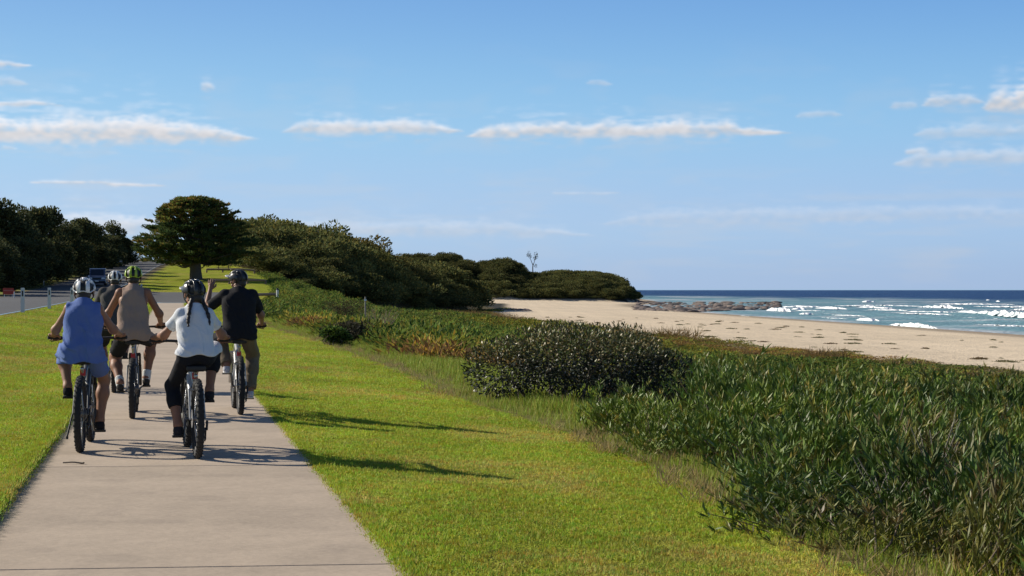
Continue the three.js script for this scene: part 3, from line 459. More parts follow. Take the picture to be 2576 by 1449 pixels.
{ // the wood beside the road: [column, row of the top, distance, width]
  const T = [[-95, 470, 180, 8], [-50, 474, 172, 7], [-18, 478, 168, 7], [18, 482, 170, 7], [52, 489, 176, 6.5], [88, 499, 184, 6], [118, 506, 190, 5.5], [150, 511, 196, 4.5], [172, 540, 206, 6], [203, 531, 216, 6], [232, 553, 226, 6], [258, 566, 238, 6.5], [290, 540, 262, 5.6], [314, 590, 262, 5], [275, 585, 250, 6], [-10, 560, 158, 6], [40, 575, 166, 6], [85, 580, 180, 6], [130, 590, 196, 6], [180, 600, 212, 6], [225, 610, 228, 6], [262, 615, 244, 6], [-60, 600, 150, 6], [10, 640, 157, 5], [62, 645, 171, 5], [110, 650, 188, 5], [155, 655, 203, 4.5], [200, 650, 222, 4.5], [245, 640, 240, 4], [300, 610, 268, 4], [322, 618, 280, 4]];
  const g = 'trees of the wood beside the road';
  T.forEach(([x, y, D, w], i) => {
    const X = (x - 1288) / F * D, base = gy(X, D), top = EYE + (HORIZON - y) / F * D, h = top - base, p = treeProtos[i % 4];
    const lab = i === 12 ? 'tall round-topped dark tree at the crest end of the roadside wood' : y < 545 ? 'tall dark tree on the skyline of the roadside wood' : 'lower dark tree filling the roadside wood below the skyline trees';
    copyOf(p, [X, base - 0.15, -D], R() * 6.28, [w / 7.6, h / 8.6, w / 7.6], lab, i === 12 ? undefined : y < 545 ? 'skyline trees beside the road' : g); scene.children.at(-1).userData.category = 'tree';
  });
}
{ // the cypress: tiers of flat sprays round a thick trunk
  const D = 202, [X, Y, Z] = at(492, D), g = thing('cypress_tree', 'broad dense cypress with tiered foliage and thick trunk by the driveway', 'tree', [X, Y, Z]);
  const r = rng(61), L = new Leaves(), limbs = [], m = 4200 / D, yAt = (row) => (HORIZON - row) / m + EYE - Y;
  const bottom = yAt(668), top = yAt(500), half = curve([[0, 4.4], [0.1, 6.0], [0.28, 6.7], [0.5, 6.1], [0.7, 4.9], [0.86, 3.4], [0.96, 1.9], [1, 0.6]]);
  for (let k = 0; k < 900; k++) {
    const t = Math.pow(r(), 0.85), a = r() * 6.28, rad = half(t) * Math.sqrt(rr(0.08, 1.0, r)) * (0.58 + 0.8 * fbm(a * 1.6 + 2, t * 8, 2)) * rr(0.88, 1.12, r), y = bottom + t * (top - bottom), cx = Math.cos(a) * rad, cz = Math.sin(a) * rad, out = [Math.cos(a), 0.35 + 0.3 * r(), Math.sin(a)], R1 = rr(0.5, 1.15, r) * (1 - 0.35 * t), gold = t > 0.62 && r() < 0.8 ? 1 : r() < 0.2 ? 0.6 : 0;
    for (let j = 0; j < 66; j++) { const q = unit(r), s = Math.pow(r(), 0.4) * R1, px = cx + q[0] * s + out[0] * 0.3, pz = cz + q[2] * s + out[2] * 0.3, py = y + q[1] * s * 0.28 + Math.hypot(q[0] * s + out[0] * .3, q[2] * s + out[2] * .3) * 0.1; const d = norm([out[0] + rr(-0.8, 0.8, r), out[1] + rr(-0.3, 0.4, r), out[2] + rr(-0.8, 0.8, r)]), c = gold ? [lerp(0.11, 0.32, gold * r()), lerp(0.13, 0.26, gold * r()), 0.045] : [0.075, 0.11, 0.035]; L.add(px, py, pz, ...d, rr(0.26, 0.5, r), rr(0.1, 0.2, r), jit(c, r, 0.3), r); }
    if (k % 7 === 0) limbs.push(tube([[0, Math.max(2.2, y * 0.55), 0], [cx * 0.5, y * 0.82, cz * 0.5], [cx * 0.92, y, cz * 0.92]], 0.16, 0.04, 5));
  }
  part('crown', L.geo(), FOL.dull, g);
  const tr = tube([[0.1, -0.4, 0], [0, 1.0, 0], [0.05, 3.2, 0.1], [0, 6, 0]], 0.86, 0.4, 12); part('trunk', mergeGeometries([tr, ...limbs]), BARK, g);
}
{ // bare trees on the ridges and the dead shrub in the scrub
  const bare = (seed, h, n, spread) => { const r = rng(seed), a = []; for (let k = 0; k < n; k++) { const ang = r() * 6.28, s = spread * rr(0.5, 1, r), hh = h * rr(0.7, 1, r); a.push(tube([[0, 0, 0], [Math.cos(ang) * s * 0.3, hh * 0.45, Math.sin(ang) * s * 0.3], [Math.cos(ang) * s, hh, Math.sin(ang) * s]], 0.055 * h / 4, 0.02 * h / 4, 4)); } return mergeGeometries(a); };
  const put = (name, label, cat, x, D, g, m, lift = 0, grp) => { const [X, Y, Z] = at(x, D, lift), t = thing(name, label, cat, [X, Y, Z], 0, grp); part('branches', g, m, t); return t; };
  [[800, 6.2, 4], [808, 5.6, 3], [786, 4.8, 3], [818, 4.4, 3]].forEach(([x, h, n], i) => put('bare_tree', 'thin leafless tree sticking up from the hill crest', 'bare tree', x, 290, bare(71 + i, h, n, 0.6), GREYWOOD, 0, 'leafless trees on the hill crest'));
  put('bare_tree', 'small leafless tree lower down the hill crest', 'bare tree', 973, 303, bare(79, 5.4, 4, 0.5), GREYWOOD);
  const t = put('gum_tree', 'lone sparse tree with two upright boughs on the far headland', 'tree', 1341, 731, mergeGeometries([tube([[0, 0, 0], [-0.2, 5, 0], [0.1, 7, 0]], 0.4, 0.28, 6), tube([[0, 6, 0], [-1.4, 9.5, 0], [-2.3, 13.5, 0]], 0.25, 0.08, 5), tube([[0, 6, 0], [1.0, 9, 0], [1.8, 13, 0.3]], 0.25, 0.08, 5)]), BARK, 2.5);
  const [c] = crown(88, { lobes: [[-2.6, 13.2, 0, 1.0], [-1.9, 11.4, 0, 0.7], [-3.0, 12.0, 0, 0.6], [1.6, 12.6, 0, 0.9], [2.2, 11.2, 0, 0.8], [1.0, 10.4, 0, 0.6], [1.6, 5.8, 0, 0.7]], leaves: 300, flat: 1.6, len: 0.7, wid: 0.35, cols: [[0.05, 0.055, 0.03]] }); part('crown', c, FOL.dull, t); t.scale.setScalar(0.72);
  const ds = thing('dead_shrub', 'leafless grey brown shrub standing in the green scrub', 'shrub', at(950, 84)); part('branches', (() => { const r = rng(91), a = []; for (let k = 0; k < 130; k++) { const ang = r() * 6.28, s = rr(0.3, 1.5, r), h = rr(0.5, 1.5, r); a.push(tube([[Math.cos(ang) * s * 0.3, 0, Math.sin(ang) * s * 0.3], [Math.cos(ang) * s * 0.6, h * 0.5, Math.sin(ang) * s * 0.6], [Math.cos(ang + rr(-0.3, 0.3, r)) * s, h, Math.sin(ang) * s]], 0.014, 0.005, 3)); } return mergeGeometries(a); })(), mat(0.16, 0.12, 0.09, 0.95), ds);
  [[2335, 13.6, 0.95, 'bleached dead branches poking from the wattles beside the lawn'], [2215, 12.7, 0.7, 'pale dead twigs low in the wattles, beside the bleached branches']].forEach(([x, D, h, label], i) => { const t = thing('dead_branches', label, 'branches', at(x, D)), r = rng(95 + i), a = []; for (let k = 0; k < 15; k++) { const ang = r() * 6.28, s = rr(0.15, 0.5, r), q = h * rr(0.4, 0.9, r); a.push(tube([[rr(-0.05, 0.05, r), 0, rr(-0.05, 0.05, r)], [Math.cos(ang) * s * 0.4, q * 0.55, Math.sin(ang) * s * 0.4 + 0.1], [Math.cos(ang + rr(-0.5, 0.5, r)) * s, q, Math.sin(ang) * s + 0.15]], 0.008, 0.003, 4)); } part('branches', mergeGeometries(a), STEMGREY, t); });
  // low dark windswept bushes by the lawn
  const lb = (x, D, w, h, c, label) => { const t = thing('low_bush', label, 'bush', at(x, D, -0.05)); const [g] = crown(x, { n: 9, rx: w, y0: 0.2, y1: h, lr: h * 0.75, leaves: 3000, flat: 0.6, len: 0.12, wid: 0.05, cols: c }); part('foliage', g, FOL.dull, t); const st = []; for (let k = 0; k < 14; k++) st.push(tube([[rr(-0.3, 0.3) * w, 0, rr(-0.3, 0.3)], [rr(-0.6, 0.6) * w, h * 0.4, rr(-0.4, 0.4)], [rr(-0.9, 0.9) * w, h * 0.8, rr(-0.5, 0.5)]], 0.02, 0.006, 4)); part('stems', mergeGeometries(st), STEM, t); };
  lb(868, 57, 1.1, 0.75, [[0.05, 0.045, 0.03], [0.035, 0.04, 0.02]], 'low dark brown bush leaning over the edge of the lawn');
  lb(838, 53, 0.55, 0.5, [DARKG, GREEN], 'small dark green bush at the tip of the lawn edge');
  lb(860, 118, 1.9, 1.5, [[0.085, 0.06, 0.035], [0.05, 0.05, 0.025]], 'brown bush in the scrub at the foot of the hill');
}

// ---------------------------------------------------------------- bodies: distance fields meshed with surface nets
// a primitive: tapered capsule a-b with radii ra, rb; fz squeezes it front to back
const cap = (a, b, ra, rb = ra, fz = 1) => { const dx = b[0] - a[0], dy = b[1] - a[1], dz = (b[2] - a[2]) * fz; return { a, dx, dy, dz, l: dx * dx + dy * dy + dz * dz || 1e-9, ra, rb, fz }; };
const dist = (c, x, y, z) => { const px = x - c.a[0], py = y - c.a[1], pz = (z - c.a[2]) * c.fz, t = clamp((px * c.dx + py * c.dy + pz * c.dz) / c.l), ex = px - t * c.dx, ey = py - t * c.dy, ez = pz - t * c.dz; return Math.sqrt(ex * ex + ey * ey + ez * ez) - (c.ra + (c.rb - c.ra) * t); };
const smin = (a, b, k) => { const h = Math.max(k - Math.abs(a - b), 0) / k; return Math.min(a, b) - h * h * k * 0.25; };
const blend = (prims, k, grow = 0) => (x, y, z) => { let d = 9; for (const c of prims) d = smin(d, dist(c, x, y, z), k); return d - grow; };
function nets(f, lo, hi, cell) {
  const n = [0, 1, 2].map((i) => Math.ceil((hi[i] - lo[i]) / cell) + 1), [nx, ny, nz] = n, v = new Float32Array(nx * ny * nz), id = new Int32Array(nx * ny * nz).fill(-1), p = [], nn = [], idx = [];
  for (let k = 0, q = 0; k < nz; k++) for (let j = 0; j < ny; j++) for (let i = 0; i < nx; i++, q++) v[q] = f(lo[0] + i * cell, lo[1] + j * cell, lo[2] + k * cell);
  const sx = 1, sy = nx, sz = nx * ny, co = [0, sx, sy, sx + sy, sz, sx + sz, sy + sz, sx + sy + sz], E = [[0, 1], [2, 3], [4, 5], [6, 7], [0, 2], [1, 3], [4, 6], [5, 7], [0, 4], [1, 5], [2, 6], [3, 7]];
  for (let k = 0; k < nz - 1; k++) for (let j = 0; j < ny - 1; j++) for (let i = 0; i < nx - 1; i++) {
    const q = i + j * sy + k * sz; let m = 0; for (let c = 0; c < 8; c++) if (v[q + co[c]] < 0) m |= 1 << c; if (m === 0 || m === 255) continue;
    let x = 0, y = 0, z = 0, cnt = 0;
    for (const [a, b] of E) if (((m >> a) & 1) !== ((m >> b) & 1)) { const va = v[q + co[a]], vb = v[q + co[b]], t = va / (va - vb); x += (a & 1) + ((b & 1) - (a & 1)) * t; y += ((a >> 1) & 1) + (((b >> 1) & 1) - ((a >> 1) & 1)) * t; z += (a >> 2) + ((b >> 2) - (a >> 2)) * t; cnt++; }
    x = lo[0] + (i + x / cnt) * cell; y = lo[1] + (j + y / cnt) * cell; z = lo[2] + (k + z / cnt) * cell; id[q] = p.length / 3; p.push(x, y, z);
    const e = cell * 0.7; let gx = f(x + e, y, z) - f(x - e, y, z), gy_ = f(x, y + e, z) - f(x, y - e, z), gz = f(x, y, z + e) - f(x, y, z - e); const l = Math.hypot(gx, gy_, gz) || 1; nn.push(gx / l, gy_ / l, gz / l);
  }
  const quad = (a, b, c, d, s) => { if (a < 0 || b < 0 || c < 0 || d < 0) return; s ? idx.push(a, b, c, a, c, d) : idx.push(a, c, b, a, d, c); };
  for (let k = 1; k < nz - 1; k++) for (let j = 1; j < ny - 1; j++) for (let i = 1; i < nx - 1; i++) {
    const q = i + j * sy + k * sz, s = v[q] < 0;
    if (s !== v[q + sx] < 0) quad(id[q - sy - sz], id[q - sz], id[q], id[q - sy], s);
    if (s !== v[q + sy] < 0) quad(id[q - sx - sz], id[q - sx], id[q], id[q - sz], s);
    if (s !== v[q + sz] < 0) quad(id[q - sx - sy], id[q - sy], id[q], id[q - sx], s);
  }
  const g = new THREE.BufferGeometry(); g.setAttribute('position', new THREE.Float32BufferAttribute(p, 3)); g.setAttribute('normal', new THREE.Float32BufferAttribute(nn, 3));
  const uv = []; for (let i = 0; i < p.length; i += 3) uv.push(p[i] * 4, (p[i + 1] + p[i + 2] * 0.4) * 4); g.setAttribute('uv', new THREE.Float32BufferAttribute(uv, 2)); g.setIndex(idx); return g;
}
const box3 = (pts, pad) => [[0, 1, 2].map((i) => Math.min(...pts.map((p) => p[i])) - pad), [0, 1, 2].map((i) => Math.max(...pts.map((p) => p[i])) + pad)];
const weave = tex(256, (u, v) => { const k = 0.5 + 0.3 * (pfbm(u, v, 90, 2) - 0.5) + 0.6 * (pfbm(u, v, 6, 3) - 0.5); return [k, k, k]; });
const cloth = (r, g, b, o = {}) => new THREE.MeshPhysicalMaterial({ color: rgb(r, g, b), roughness: 0.9, specularIntensity: 0.3, bumpMap: weave, bumpScale: 0.006, ...o });
const skinMat = (r, g, b) => new THREE.MeshPhysicalMaterial({ color: rgb(r, g, b), roughness: 0.55, specularIntensity: 0.45 });
const hairMat = mat(0.022, 0.014, 0.01, 0.55);
const add3 = (a, b, s = 1) => [a[0] + b[0] * s, a[1] + b[1] * s, a[2] + b[2] * s], sub3 = (a, b) => [a[0] - b[0], a[1] - b[1], a[2] - b[2]], mix3 = (a, b, t) => [0, 1, 2].map((i) => lerp(a[i], b[i], t)), len3 = (a) => Math.hypot(...a), cross3 = (a, b) => [a[1] * b[2] - a[2] * b[1], a[2] * b[0] - a[0] * b[2], a[0] * b[1] - a[1] * b[0]];
function bend(a, b, l1, l2, pole) { // joint between a and b for two limb lengths
  const ab = sub3(b, a), L = Math.min(len3(ab), (l1 + l2) * 0.998), d = norm(ab), c = (l1 * l1 + L * L - l2 * l2) / (2 * L * l1), h = l1 * Math.sqrt(Math.max(0, 1 - c * c)); let p = add3(pole, d, -(pole[0] * d[0] + pole[1] * d[1] + pole[2] * d[2])); p = norm(p); return add3(add3(a, d, l1 * c), p, h);
}
// a cyclist, in the frame of the bicycle: origin under the rear wheel, -z ahead, y up
function makeRider(o) {
  const root = thing('person', o.label, 'person', o.pos, o.yaw), S = o.size ?? 1, hip = [0, o.saddle + 0.085, -0.20 - (o.slide ?? 0)];
  const chest = [0, o.shoulder, hip[2] - (o.shoulder - hip[1]) * Math.tan(o.lean)], sw = o.sw, hw = o.hw ?? 0.1;
  const sh = [-1, 1].map((s) => [s * sw, o.shoulder - 0.02, chest[2] - 0.02]), hj = [-1, 1].map((s) => [s * hw, hip[1] - 0.02, hip[2]]);
  const neck = [0, o.shoulder + 0.06, chest[2] - 0.035], hc = [0, o.head, chest[2] - 0.085 + (o.headBack ?? 0)];
  const grips = o.grips, wrist = [-1, 1].map((s, i) => (i === 0 && o.leftHand) ? o.leftHand : add3(grips[i], [-s * 0.005, 0.045, 0.075]));
  const elbow = [0, 1].map((i) => bend(sh[i], wrist[i], 0.30 * S, 0.27 * S, (i === 0 && o.leftHand) ? [-0.6, -1, 0.1] : [(i ? 1 : -1) * (o.elbowOut ?? 0.4), -0.7, 0.35]));
  const ped = o.pedals, ankle = [0, 1].map((i) => add3(ped[i], [0, 0.105, 0.055])), knee = [0, 1].map((i) => bend(hj[i], ankle[i], 0.45 * S, 0.435 * S, [(i ? 1 : -1) * (o.kneeOut ?? 0.28), 0.3, -1]));
  const k = o.bulk ?? 1, waist = mix3(hip, chest, 0.45);
  const torso = [cap([-hw * 0.8, hip[1] + 0.02, hip[2]], [hw * 0.8, hip[1] + 0.02, hip[2]], (o.hipR ?? 0.13) * k, undefined, 1.0), cap([-0.06 * k, waist[1], waist[2]], [0.06 * k, waist[1], waist[2]], (o.waistR ?? 0.09) * k, undefined, 1.1), ...[-1, 1].map((s) => cap([s * 0.07 * k, hip[1] + 0.03, hip[2] + 0.01], [s * 0.085 * k, chest[1] - 0.13, chest[2] + 0.03], (o.waistR ?? 0.09) * k, 0.095 * k, 1.1)), cap([-0.085 * k, chest[1] - 0.13, chest[2] + 0.03], [0.085 * k, chest[1] - 0.13, chest[2] + 0.03], 0.098 * k, undefined, 1.12), cap(sh[0], sh[1], 0.058 * k, undefined, 1.05), cap(add3(chest, [0, -0.03, 0.01]), neck, 0.10 * k, 0.062)];
  const arms = [0, 1].map((i) => [cap(sh[i], elbow[i], (o.arm ?? 0.047) * k * S, 0.039 * S), cap(elbow[i], wrist[i], 0.041 * S, 0.027 * S)]), legs = [0, 1].map((i) => [cap(hj[i], knee[i], 0.082 * k, 0.057 * S), cap(knee[i], mix3(knee[i], ankle[i], 0.35), 0.056 * S, 0.060 * S), cap(mix3(knee[i], ankle[i], 0.35), ankle[i], 0.060 * S, 0.038 * S), cap(ankle[i], add3(ped[i], [0, 0.045, -0.06]), 0.036, 0.03)]);
  const all = [...torso, ...arms.flat(), ...legs.flat(), cap(neck, [hc[0], hc[1] - 0.03, hc[2] + 0.01], 0.056, 0.056)], pts = [...sh, ...wrist, ...elbow, ...knee, ...ankle, ...ped, hc, hip];
  const thin = [...torso.map((c) => ({ ...c, ra: c.ra - 0.012, rb: c.rb - 0.012 })), ...all.slice(torso.length)], [lo, hi] = box3(pts, 0.16), bodyF = blend(thin, 0.045), pieces = [nets(bodyF, lo, hi, 0.0135)];
  // head: skull, jaw, nose, ears, turned by o.turn about the neck
  const ct = Math.cos(o.turn ?? 0), st = Math.sin(o.turn ?? 0), hd = (x, y, z) => [hc[0] + x * ct + z * st, hc[1] + y, hc[2] - x * st + z * ct];
  const headP = [cap(hd(0, 0.03, 0.022), hd(0, 0.035, -0.022), 0.081), cap(hd(0, 0.0, -0.02), hd(0, -0.055, -0.052), 0.064, 0.042), cap(hd(0, 0.005, -0.098), hd(0, -0.022, -0.118), 0.011, 0.016), cap(hd(-0.082, 0.01, 0.005), hd(-0.088, -0.025, 0.002), 0.014, 0.011), cap(hd(0.082, 0.01, 0.005), hd(0.088, -0.025, 0.002), 0.014, 0.011), cap(hd(-0.022, -0.058, -0.088), hd(0.022, -0.058, -0.088), 0.013), cap(hd(-0.045, 0.03, -0.085), hd(0.045, 0.03, -0.085), 0.014), cap(hd(0, -0.05, 0.0), hd(0, -0.12, 0.03), 0.055, 0.058)];
  { const [a, b] = box3([hc], 0.16); pieces.push(nets(blend(headP, 0.022), a, b, 0.0068)); }
  // hands: palm, four fingers and a thumb closed on the grip (or raised)
  [0, 1].forEach((i) => {
    const s = i ? 1 : -1, w = wrist[i], fp = []; let a, b;
    if (i === 0 && o.leftHand) { const up = norm(sub3(w, elbow[0])), ac = [1, 0, 0.2]; const pm = add3(w, up, 0.075); fp.push(cap(w, pm, 0.026, 0.03, 1.2), cap(add3(pm, ac, -0.022), add3(pm, ac, 0.022), 0.018)); [[-0.03, 0.075], [-0.01, 0.088], [0.01, 0.082], [0.028, 0.064]].forEach(([q, l]) => { const r0 = add3(pm, ac, q), m1 = add3(add3(r0, up, l * 0.55), [q * 0.3, 0, -0.008]); fp.push(cap(r0, m1, 0.0098, 0.009), cap(m1, add3(add3(m1, up, l * 0.45), [0, 0, -0.022]), 0.009, 0.0078)); }); const t0 = add3(add3(w, up, 0.025), ac, 0.028), t1 = add3(add3(t0, up, 0.03), ac, 0.03); fp.push(cap(t0, t1, 0.013, 0.011), cap(t1, add3(t1, up, 0.03), 0.011, 0.009)); [a, b] = box3([w, add3(w, up, 0.2)], 0.08); }
    else { const g = grips[i], pm = add3(g, [0, 0.026, 0.02]); fp.push(cap(w, pm, 0.028, 0.027), cap(add3(pm, [-0.034, 0, 0]), add3(pm, [0.034, 0, 0]), 0.021, undefined, 1)); [-0.034, -0.0115, 0.0115, 0.034].forEach((q, n) => { const l = [0.9, 1, 0.98, 0.85][i ? 3 - n : n], r0 = add3(g, [q, 0.027, -0.004]), m1 = add3(g, [q, 0.012, -0.034 * l]), m2 = add3(g, [q, -0.018, -0.032 * l]), m3 = add3(g, [q, -0.026, -0.006]); fp.push(cap(r0, m1, 0.0105, 0.0098), cap(m1, m2, 0.0098, 0.009), cap(m2, m3, 0.009, 0.0082)); }); const t0 = add3(g, [-s * 0.045, 0.02, 0.02]), t1 = add3(g, [-s * 0.058, 0.0, -0.01]); fp.push(cap(t0, t1, 0.0125, 0.011), cap(t1, add3(g, [-s * 0.04, -0.022, -0.018]), 0.011, 0.009)); [a, b] = box3([w, g], 0.1); }
    pieces.push(nets(blend(fp, 0.008), a, b, 0.0058));
  });
  part('body', mergeGeometries(pieces), o.skin, root);
  // shirt: follows the torso, hangs straight to the hem, sleeves end square
  const fold = (x, y, z, a = 0.006) => { const w = vn(x * 9 + 40, y * 7 + z * 5) * 5, r1 = 1 - Math.abs(Math.sin(x * 17 + y * 9 + w)), r2 = 1 - Math.abs(Math.sin(y * 19 - Math.abs(x) * 12 + w * 0.8 + 2)); return a * 1.5 * (0.15 - 0.8 * r1 * r1 - 0.35 * r2 * r2); };
  const ease = o.ease ?? 0.014, hemY = o.hem - 0.02, hemR = o.hemR ?? 0.155;
  const shirtP = [...torso.map((c) => ({ ...c, ra: c.ra + ease, rb: c.rb + ease })), ...legs.map((l) => ({ ...l[0], ra: l[0].ra + 0.03, rb: l[0].rb + 0.03 })), cap([-hemR * 0.42, hemY - 0.05, hip[2] + 0.005], [hemR * 0.42, hemY - 0.05, hip[2] + 0.005], hemR * 0.82, undefined, 1.0), ...[-1, 1].map((s) => cap([s * 0.075 * k, hemY + 0.04, hip[2] + 0.01], [s * 0.085 * k, chest[1] - 0.12, chest[2] + 0.03], (o.midR ?? 0.11) * k, (o.midR ?? 0.11) * 0.95 * k, 1.08))];
  const collar = o.shoulder + 0.062, nz = norm(sub3(neck, add3(chest, [0, -0.1, 0.02])));
  const shirt = (x, y, z) => {
    let d = 9; for (const c of shirtP) d = smin(d, dist(c, x, y, z), 0.05);
    if (o.sleeve) for (const i of [0, 1]) { const e = mix3(sh[i], elbow[i], o.sleeve), ax = norm(sub3(elbow[i], sh[i])), c = cap(sh[i], e, 0.060 * k, 0.064 * k); const q = Math.max(dist(c, x, y, z) - ease * 0.6, (x - e[0]) * ax[0] + (y - e[1]) * ax[1] + (z - e[2]) * ax[2]); d = smin(d, q, 0.03); }
    else for (const i of [0, 1]) { const s = i ? 1 : -1; d = Math.max(d, (x * s - (sw + (o.armhole ?? 0.015))) * 0.9 + Math.max(0, o.shoulder - 0.06 - y) * -0.25); }
    d += fold(x, y, z, o.folds ?? 0.006) * sst(o.shoulder, o.shoulder - 0.2, y);
    const hm = hemY + 0.012 * Math.sin(x * 26 + 1) + (o.hemBack ?? 0) * (z - hip[2]);
    d = Math.max(d, hm - y); d = Math.max(d, (y - collar) + ((z - neck[2]) * -0.35 - 0.01));
    return d;
  };
  { const [a, b] = box3([...sh, ...(o.sleeve ? elbow : []), hip, [0, hemY, hip[2]], [0, collar + 0.05, neck[2]]], 0.22); part('shirt', nets(shirt, a, b, 0.0105), o.shirt, root); }
  // shorts or trousers: pelvis and legs down to o.legEnd of the shank (0 knee, 1 ankle) or part of the thigh
  const tr = o.trousers, trP = [cap([-hw * 0.8, hip[1] + 0.02, hip[2]], [hw * 0.8, hip[1] + 0.02, hip[2]], (o.hipR ?? 0.13) * k + 0.012)];
  const cut = [0, 1].map((i) => tr.to <= 0 ? { p: mix3(knee[i], hj[i], -tr.to), ax: norm(sub3(knee[i], hj[i])) } : { p: mix3(knee[i], ankle[i], tr.to), ax: norm(sub3(ankle[i], knee[i])) });
  const legG = (i) => { const w = tr.wide; const a = [cap(hj[i], knee[i], 0.082 * k + w, 0.059 * S + w)]; if (tr.to > 0) a.push(cap(knee[i], mix3(knee[i], ankle[i], 0.35), 0.06 * S + w, 0.062 * S + w), cap(mix3(knee[i], ankle[i], 0.35), ankle[i], 0.062 * S + w, (tr.cuff ?? 0.045) + w * 0.5)); return a; };
  const lg = [legG(0), legG(1)];
  const pants = (x, y, z) => { let d = dist(trP[0], x, y, z); for (const i of [0, 1]) { const c = cut[i]; let q = 9; for (const g of lg[i]) q = smin(q, dist(g, x, y, z), 0.03); const side = (x - c.p[0]) * c.ax[0] + (y - c.p[1]) * c.ax[1] + (z - c.p[2]) * c.ax[2]; q = Math.max(q, side); d = smin(d, q, 0.035); } if (y > hip[1] - 0.16) d = Math.min(d, Math.max(bodyF(x, y, z) - 0.011, hip[1] - 0.14 - y)); d += fold(x + 3, y, z, tr.folds ?? 0.004); return Math.max(d, y - (hemY + 0.06)); };
  { const [a, b] = box3([...hj, ...cut.map((c) => c.p), ...(tr.to > 0 ? knee : []), [0, hip[1] + 0.14, hip[2]]], 0.19); part(tr.name, nets(pants, a, b, 0.0125), tr.mat, root); }
  // shoes with soles
  [0, 1].forEach((i) => { const p = ped[i], f = blend([cap(add3(p, [0, 0.052, 0.075]), add3(p, [0, 0.04, -0.10]), 0.044, 0.036), cap(add3(p, [0, 0.085, 0.06]), add3(p, [0, 0.06, -0.02]), 0.043, 0.036)], 0.02); const cutf = (x, y, z) => Math.max(f(x, y, z), p[1] + 0.018 - y); const [a, b] = box3([add3(p, [0, 0.05, 0.1]), add3(p, [0, 0.05, -0.12])], 0.075); const shoe = part('shoe', nets(cutf, a, b, 0.0075), o.shoe[0], root); const sole = blend([cap(add3(p, [0, 0.03, 0.08]), add3(p, [0, 0.03, -0.105]), 0.046, 0.04)], 0.01); part('sole', nets((x, y, z) => Math.max(sole(x, y, z), p[1] + 0.006 - y, y - p[1] - 0.026), a, b, 0.0075), o.shoe[1], shoe); if (o.sock) part('sock', nets(blend([cap(add3(ankle[i], [0, -0.02, 0]), mix3(ankle[i], knee[i], o.sock), 0.046 * S, 0.05 * S)], 0.01), ...box3([ankle[i], knee[i]], 0.08), 0.009), o.sockMat, root); });
  // hair under the helmet, tails or braids behind
  const hairP = [cap(hd(0, 0.01, 0.03), hd(0, -0.035, 0.045), 0.083, 0.066), ...(o.tails ?? []).flatMap((t) => t.slice(1).map((q, j) => cap(hd(...t[j]), hd(...q), lerp(0.021, 0.009, j / t.length), lerp(0.021, 0.009, (j + 1) / t.length))))];
  { const pts2 = [hc, ...(o.tails ?? []).flat().map((q) => hd(...q))], [a, b] = box3(pts2, 0.13), f = blend(hairP, 0.02); part('hair', nets((x, y, z) => { const lx = (x - hc[0]) * ct - (z - hc[2]) * st, lz = (x - hc[0]) * st + (z - hc[2]) * ct; void lx; return Math.max(f(x, y, z) + 0.003 * Math.sin(y * 160) * (y < hc[1] - 0.12 ? 1 : 0), -(lz - (o.hairFront ?? -0.03)) * 1); }, a, b, 0.0075), hairMat, root); }
  // helmet: vented shell over a dark liner
  const shell = (x, y, z) => {
    const lx = (x - hc[0]) * ct - (z - hc[2]) * st, lz = (x - hc[0]) * st + (z - hc[2]) * ct, ly = y - hc[1];
    const e = Math.sqrt((lx / 0.108) ** 2 + ((ly - 0.035) / 0.108) ** 2 + ((lz + 0.002) / 0.138) ** 2); let d = (e - 1) * 0.108; const inn = (Math.sqrt((lx / 0.09) ** 2 + ((ly - 0.03) / 0.088) ** 2 + (lz / 0.12) ** 2) - 1) * 0.09; d = Math.max(d, -inn);
    const brim = 0.012 + 0.03 * sst(-0.02, -0.13, lz) - 0.022 * sst(0.03, 0.13, lz) + 0.012 * Math.cos(lx * 40) * sst(0.05, 0.1, lz); d = Math.max(d, brim - ly);
    if (ly > brim + 0.012) for (const [vx, z0, z1, w, tw] of o.vents) { const cx = vx + tw * lz, t = clamp((lz - z0) / (z1 - z0)), zz = z0 + (z1 - z0) * t; d = Math.max(d, -(Math.hypot((lx - cx) * 1, (lz - zz) * 0.8) - w)); }
    return d;
  };
  { const [a, b] = box3([add3(hc, [0, 0.04, 0])], 0.165), hm = part('helmet', nets(shell, a, b, 0.0062), o.helmet, root);
    part('liner', nets((x, y, z) => { const lx = (x - hc[0]) * ct - (z - hc[2]) * st, lz = (x - hc[0]) * st + (z - hc[2]) * ct, ly = y - hc[1]; return Math.max((Math.sqrt((lx / 0.094) ** 2 + ((ly - 0.03) / 0.092) ** 2 + (lz / 0.124) ** 2) - 1) * 0.09, 0.004 - ly); }, a, b, 0.009), DARK, hm);
    if (o.visor) { const vg = nets((x, y, z) => { const lx = (x - hc[0]) * ct - (z - hc[2]) * st, lz = (x - hc[0]) * st + (z - hc[2]) * ct, ly = y - hc[1]; const e = (Math.sqrt((lx / 0.09) ** 2 + ((lz + 0.115) / 0.075) ** 2) - 1) * 0.075; return Math.max(e, Math.abs(ly - 0.052 + (lz + 0.12) * 0.25) - 0.0075, lz + 0.09); }, a.map((q) => q - 0.06), b.map((q) => q + 0.06), 0.0065); part('visor', vg, o.visor, hm); }
    part('strap', mergeGeometries([-1, 1].flatMap((s) => [tube([hd(s * 0.092, 0.03, -0.03), hd(s * 0.086, -0.05, -0.02), hd(s * 0.02, -0.105, -0.045)], 0.006, 0.006, 5), tube([hd(s * 0.085, 0.02, 0.06), hd(s * 0.088, -0.03, 0.02), hd(s * 0.086, -0.05, -0.02)], 0.006, 0.006, 5)])), DARK, hm);
  }
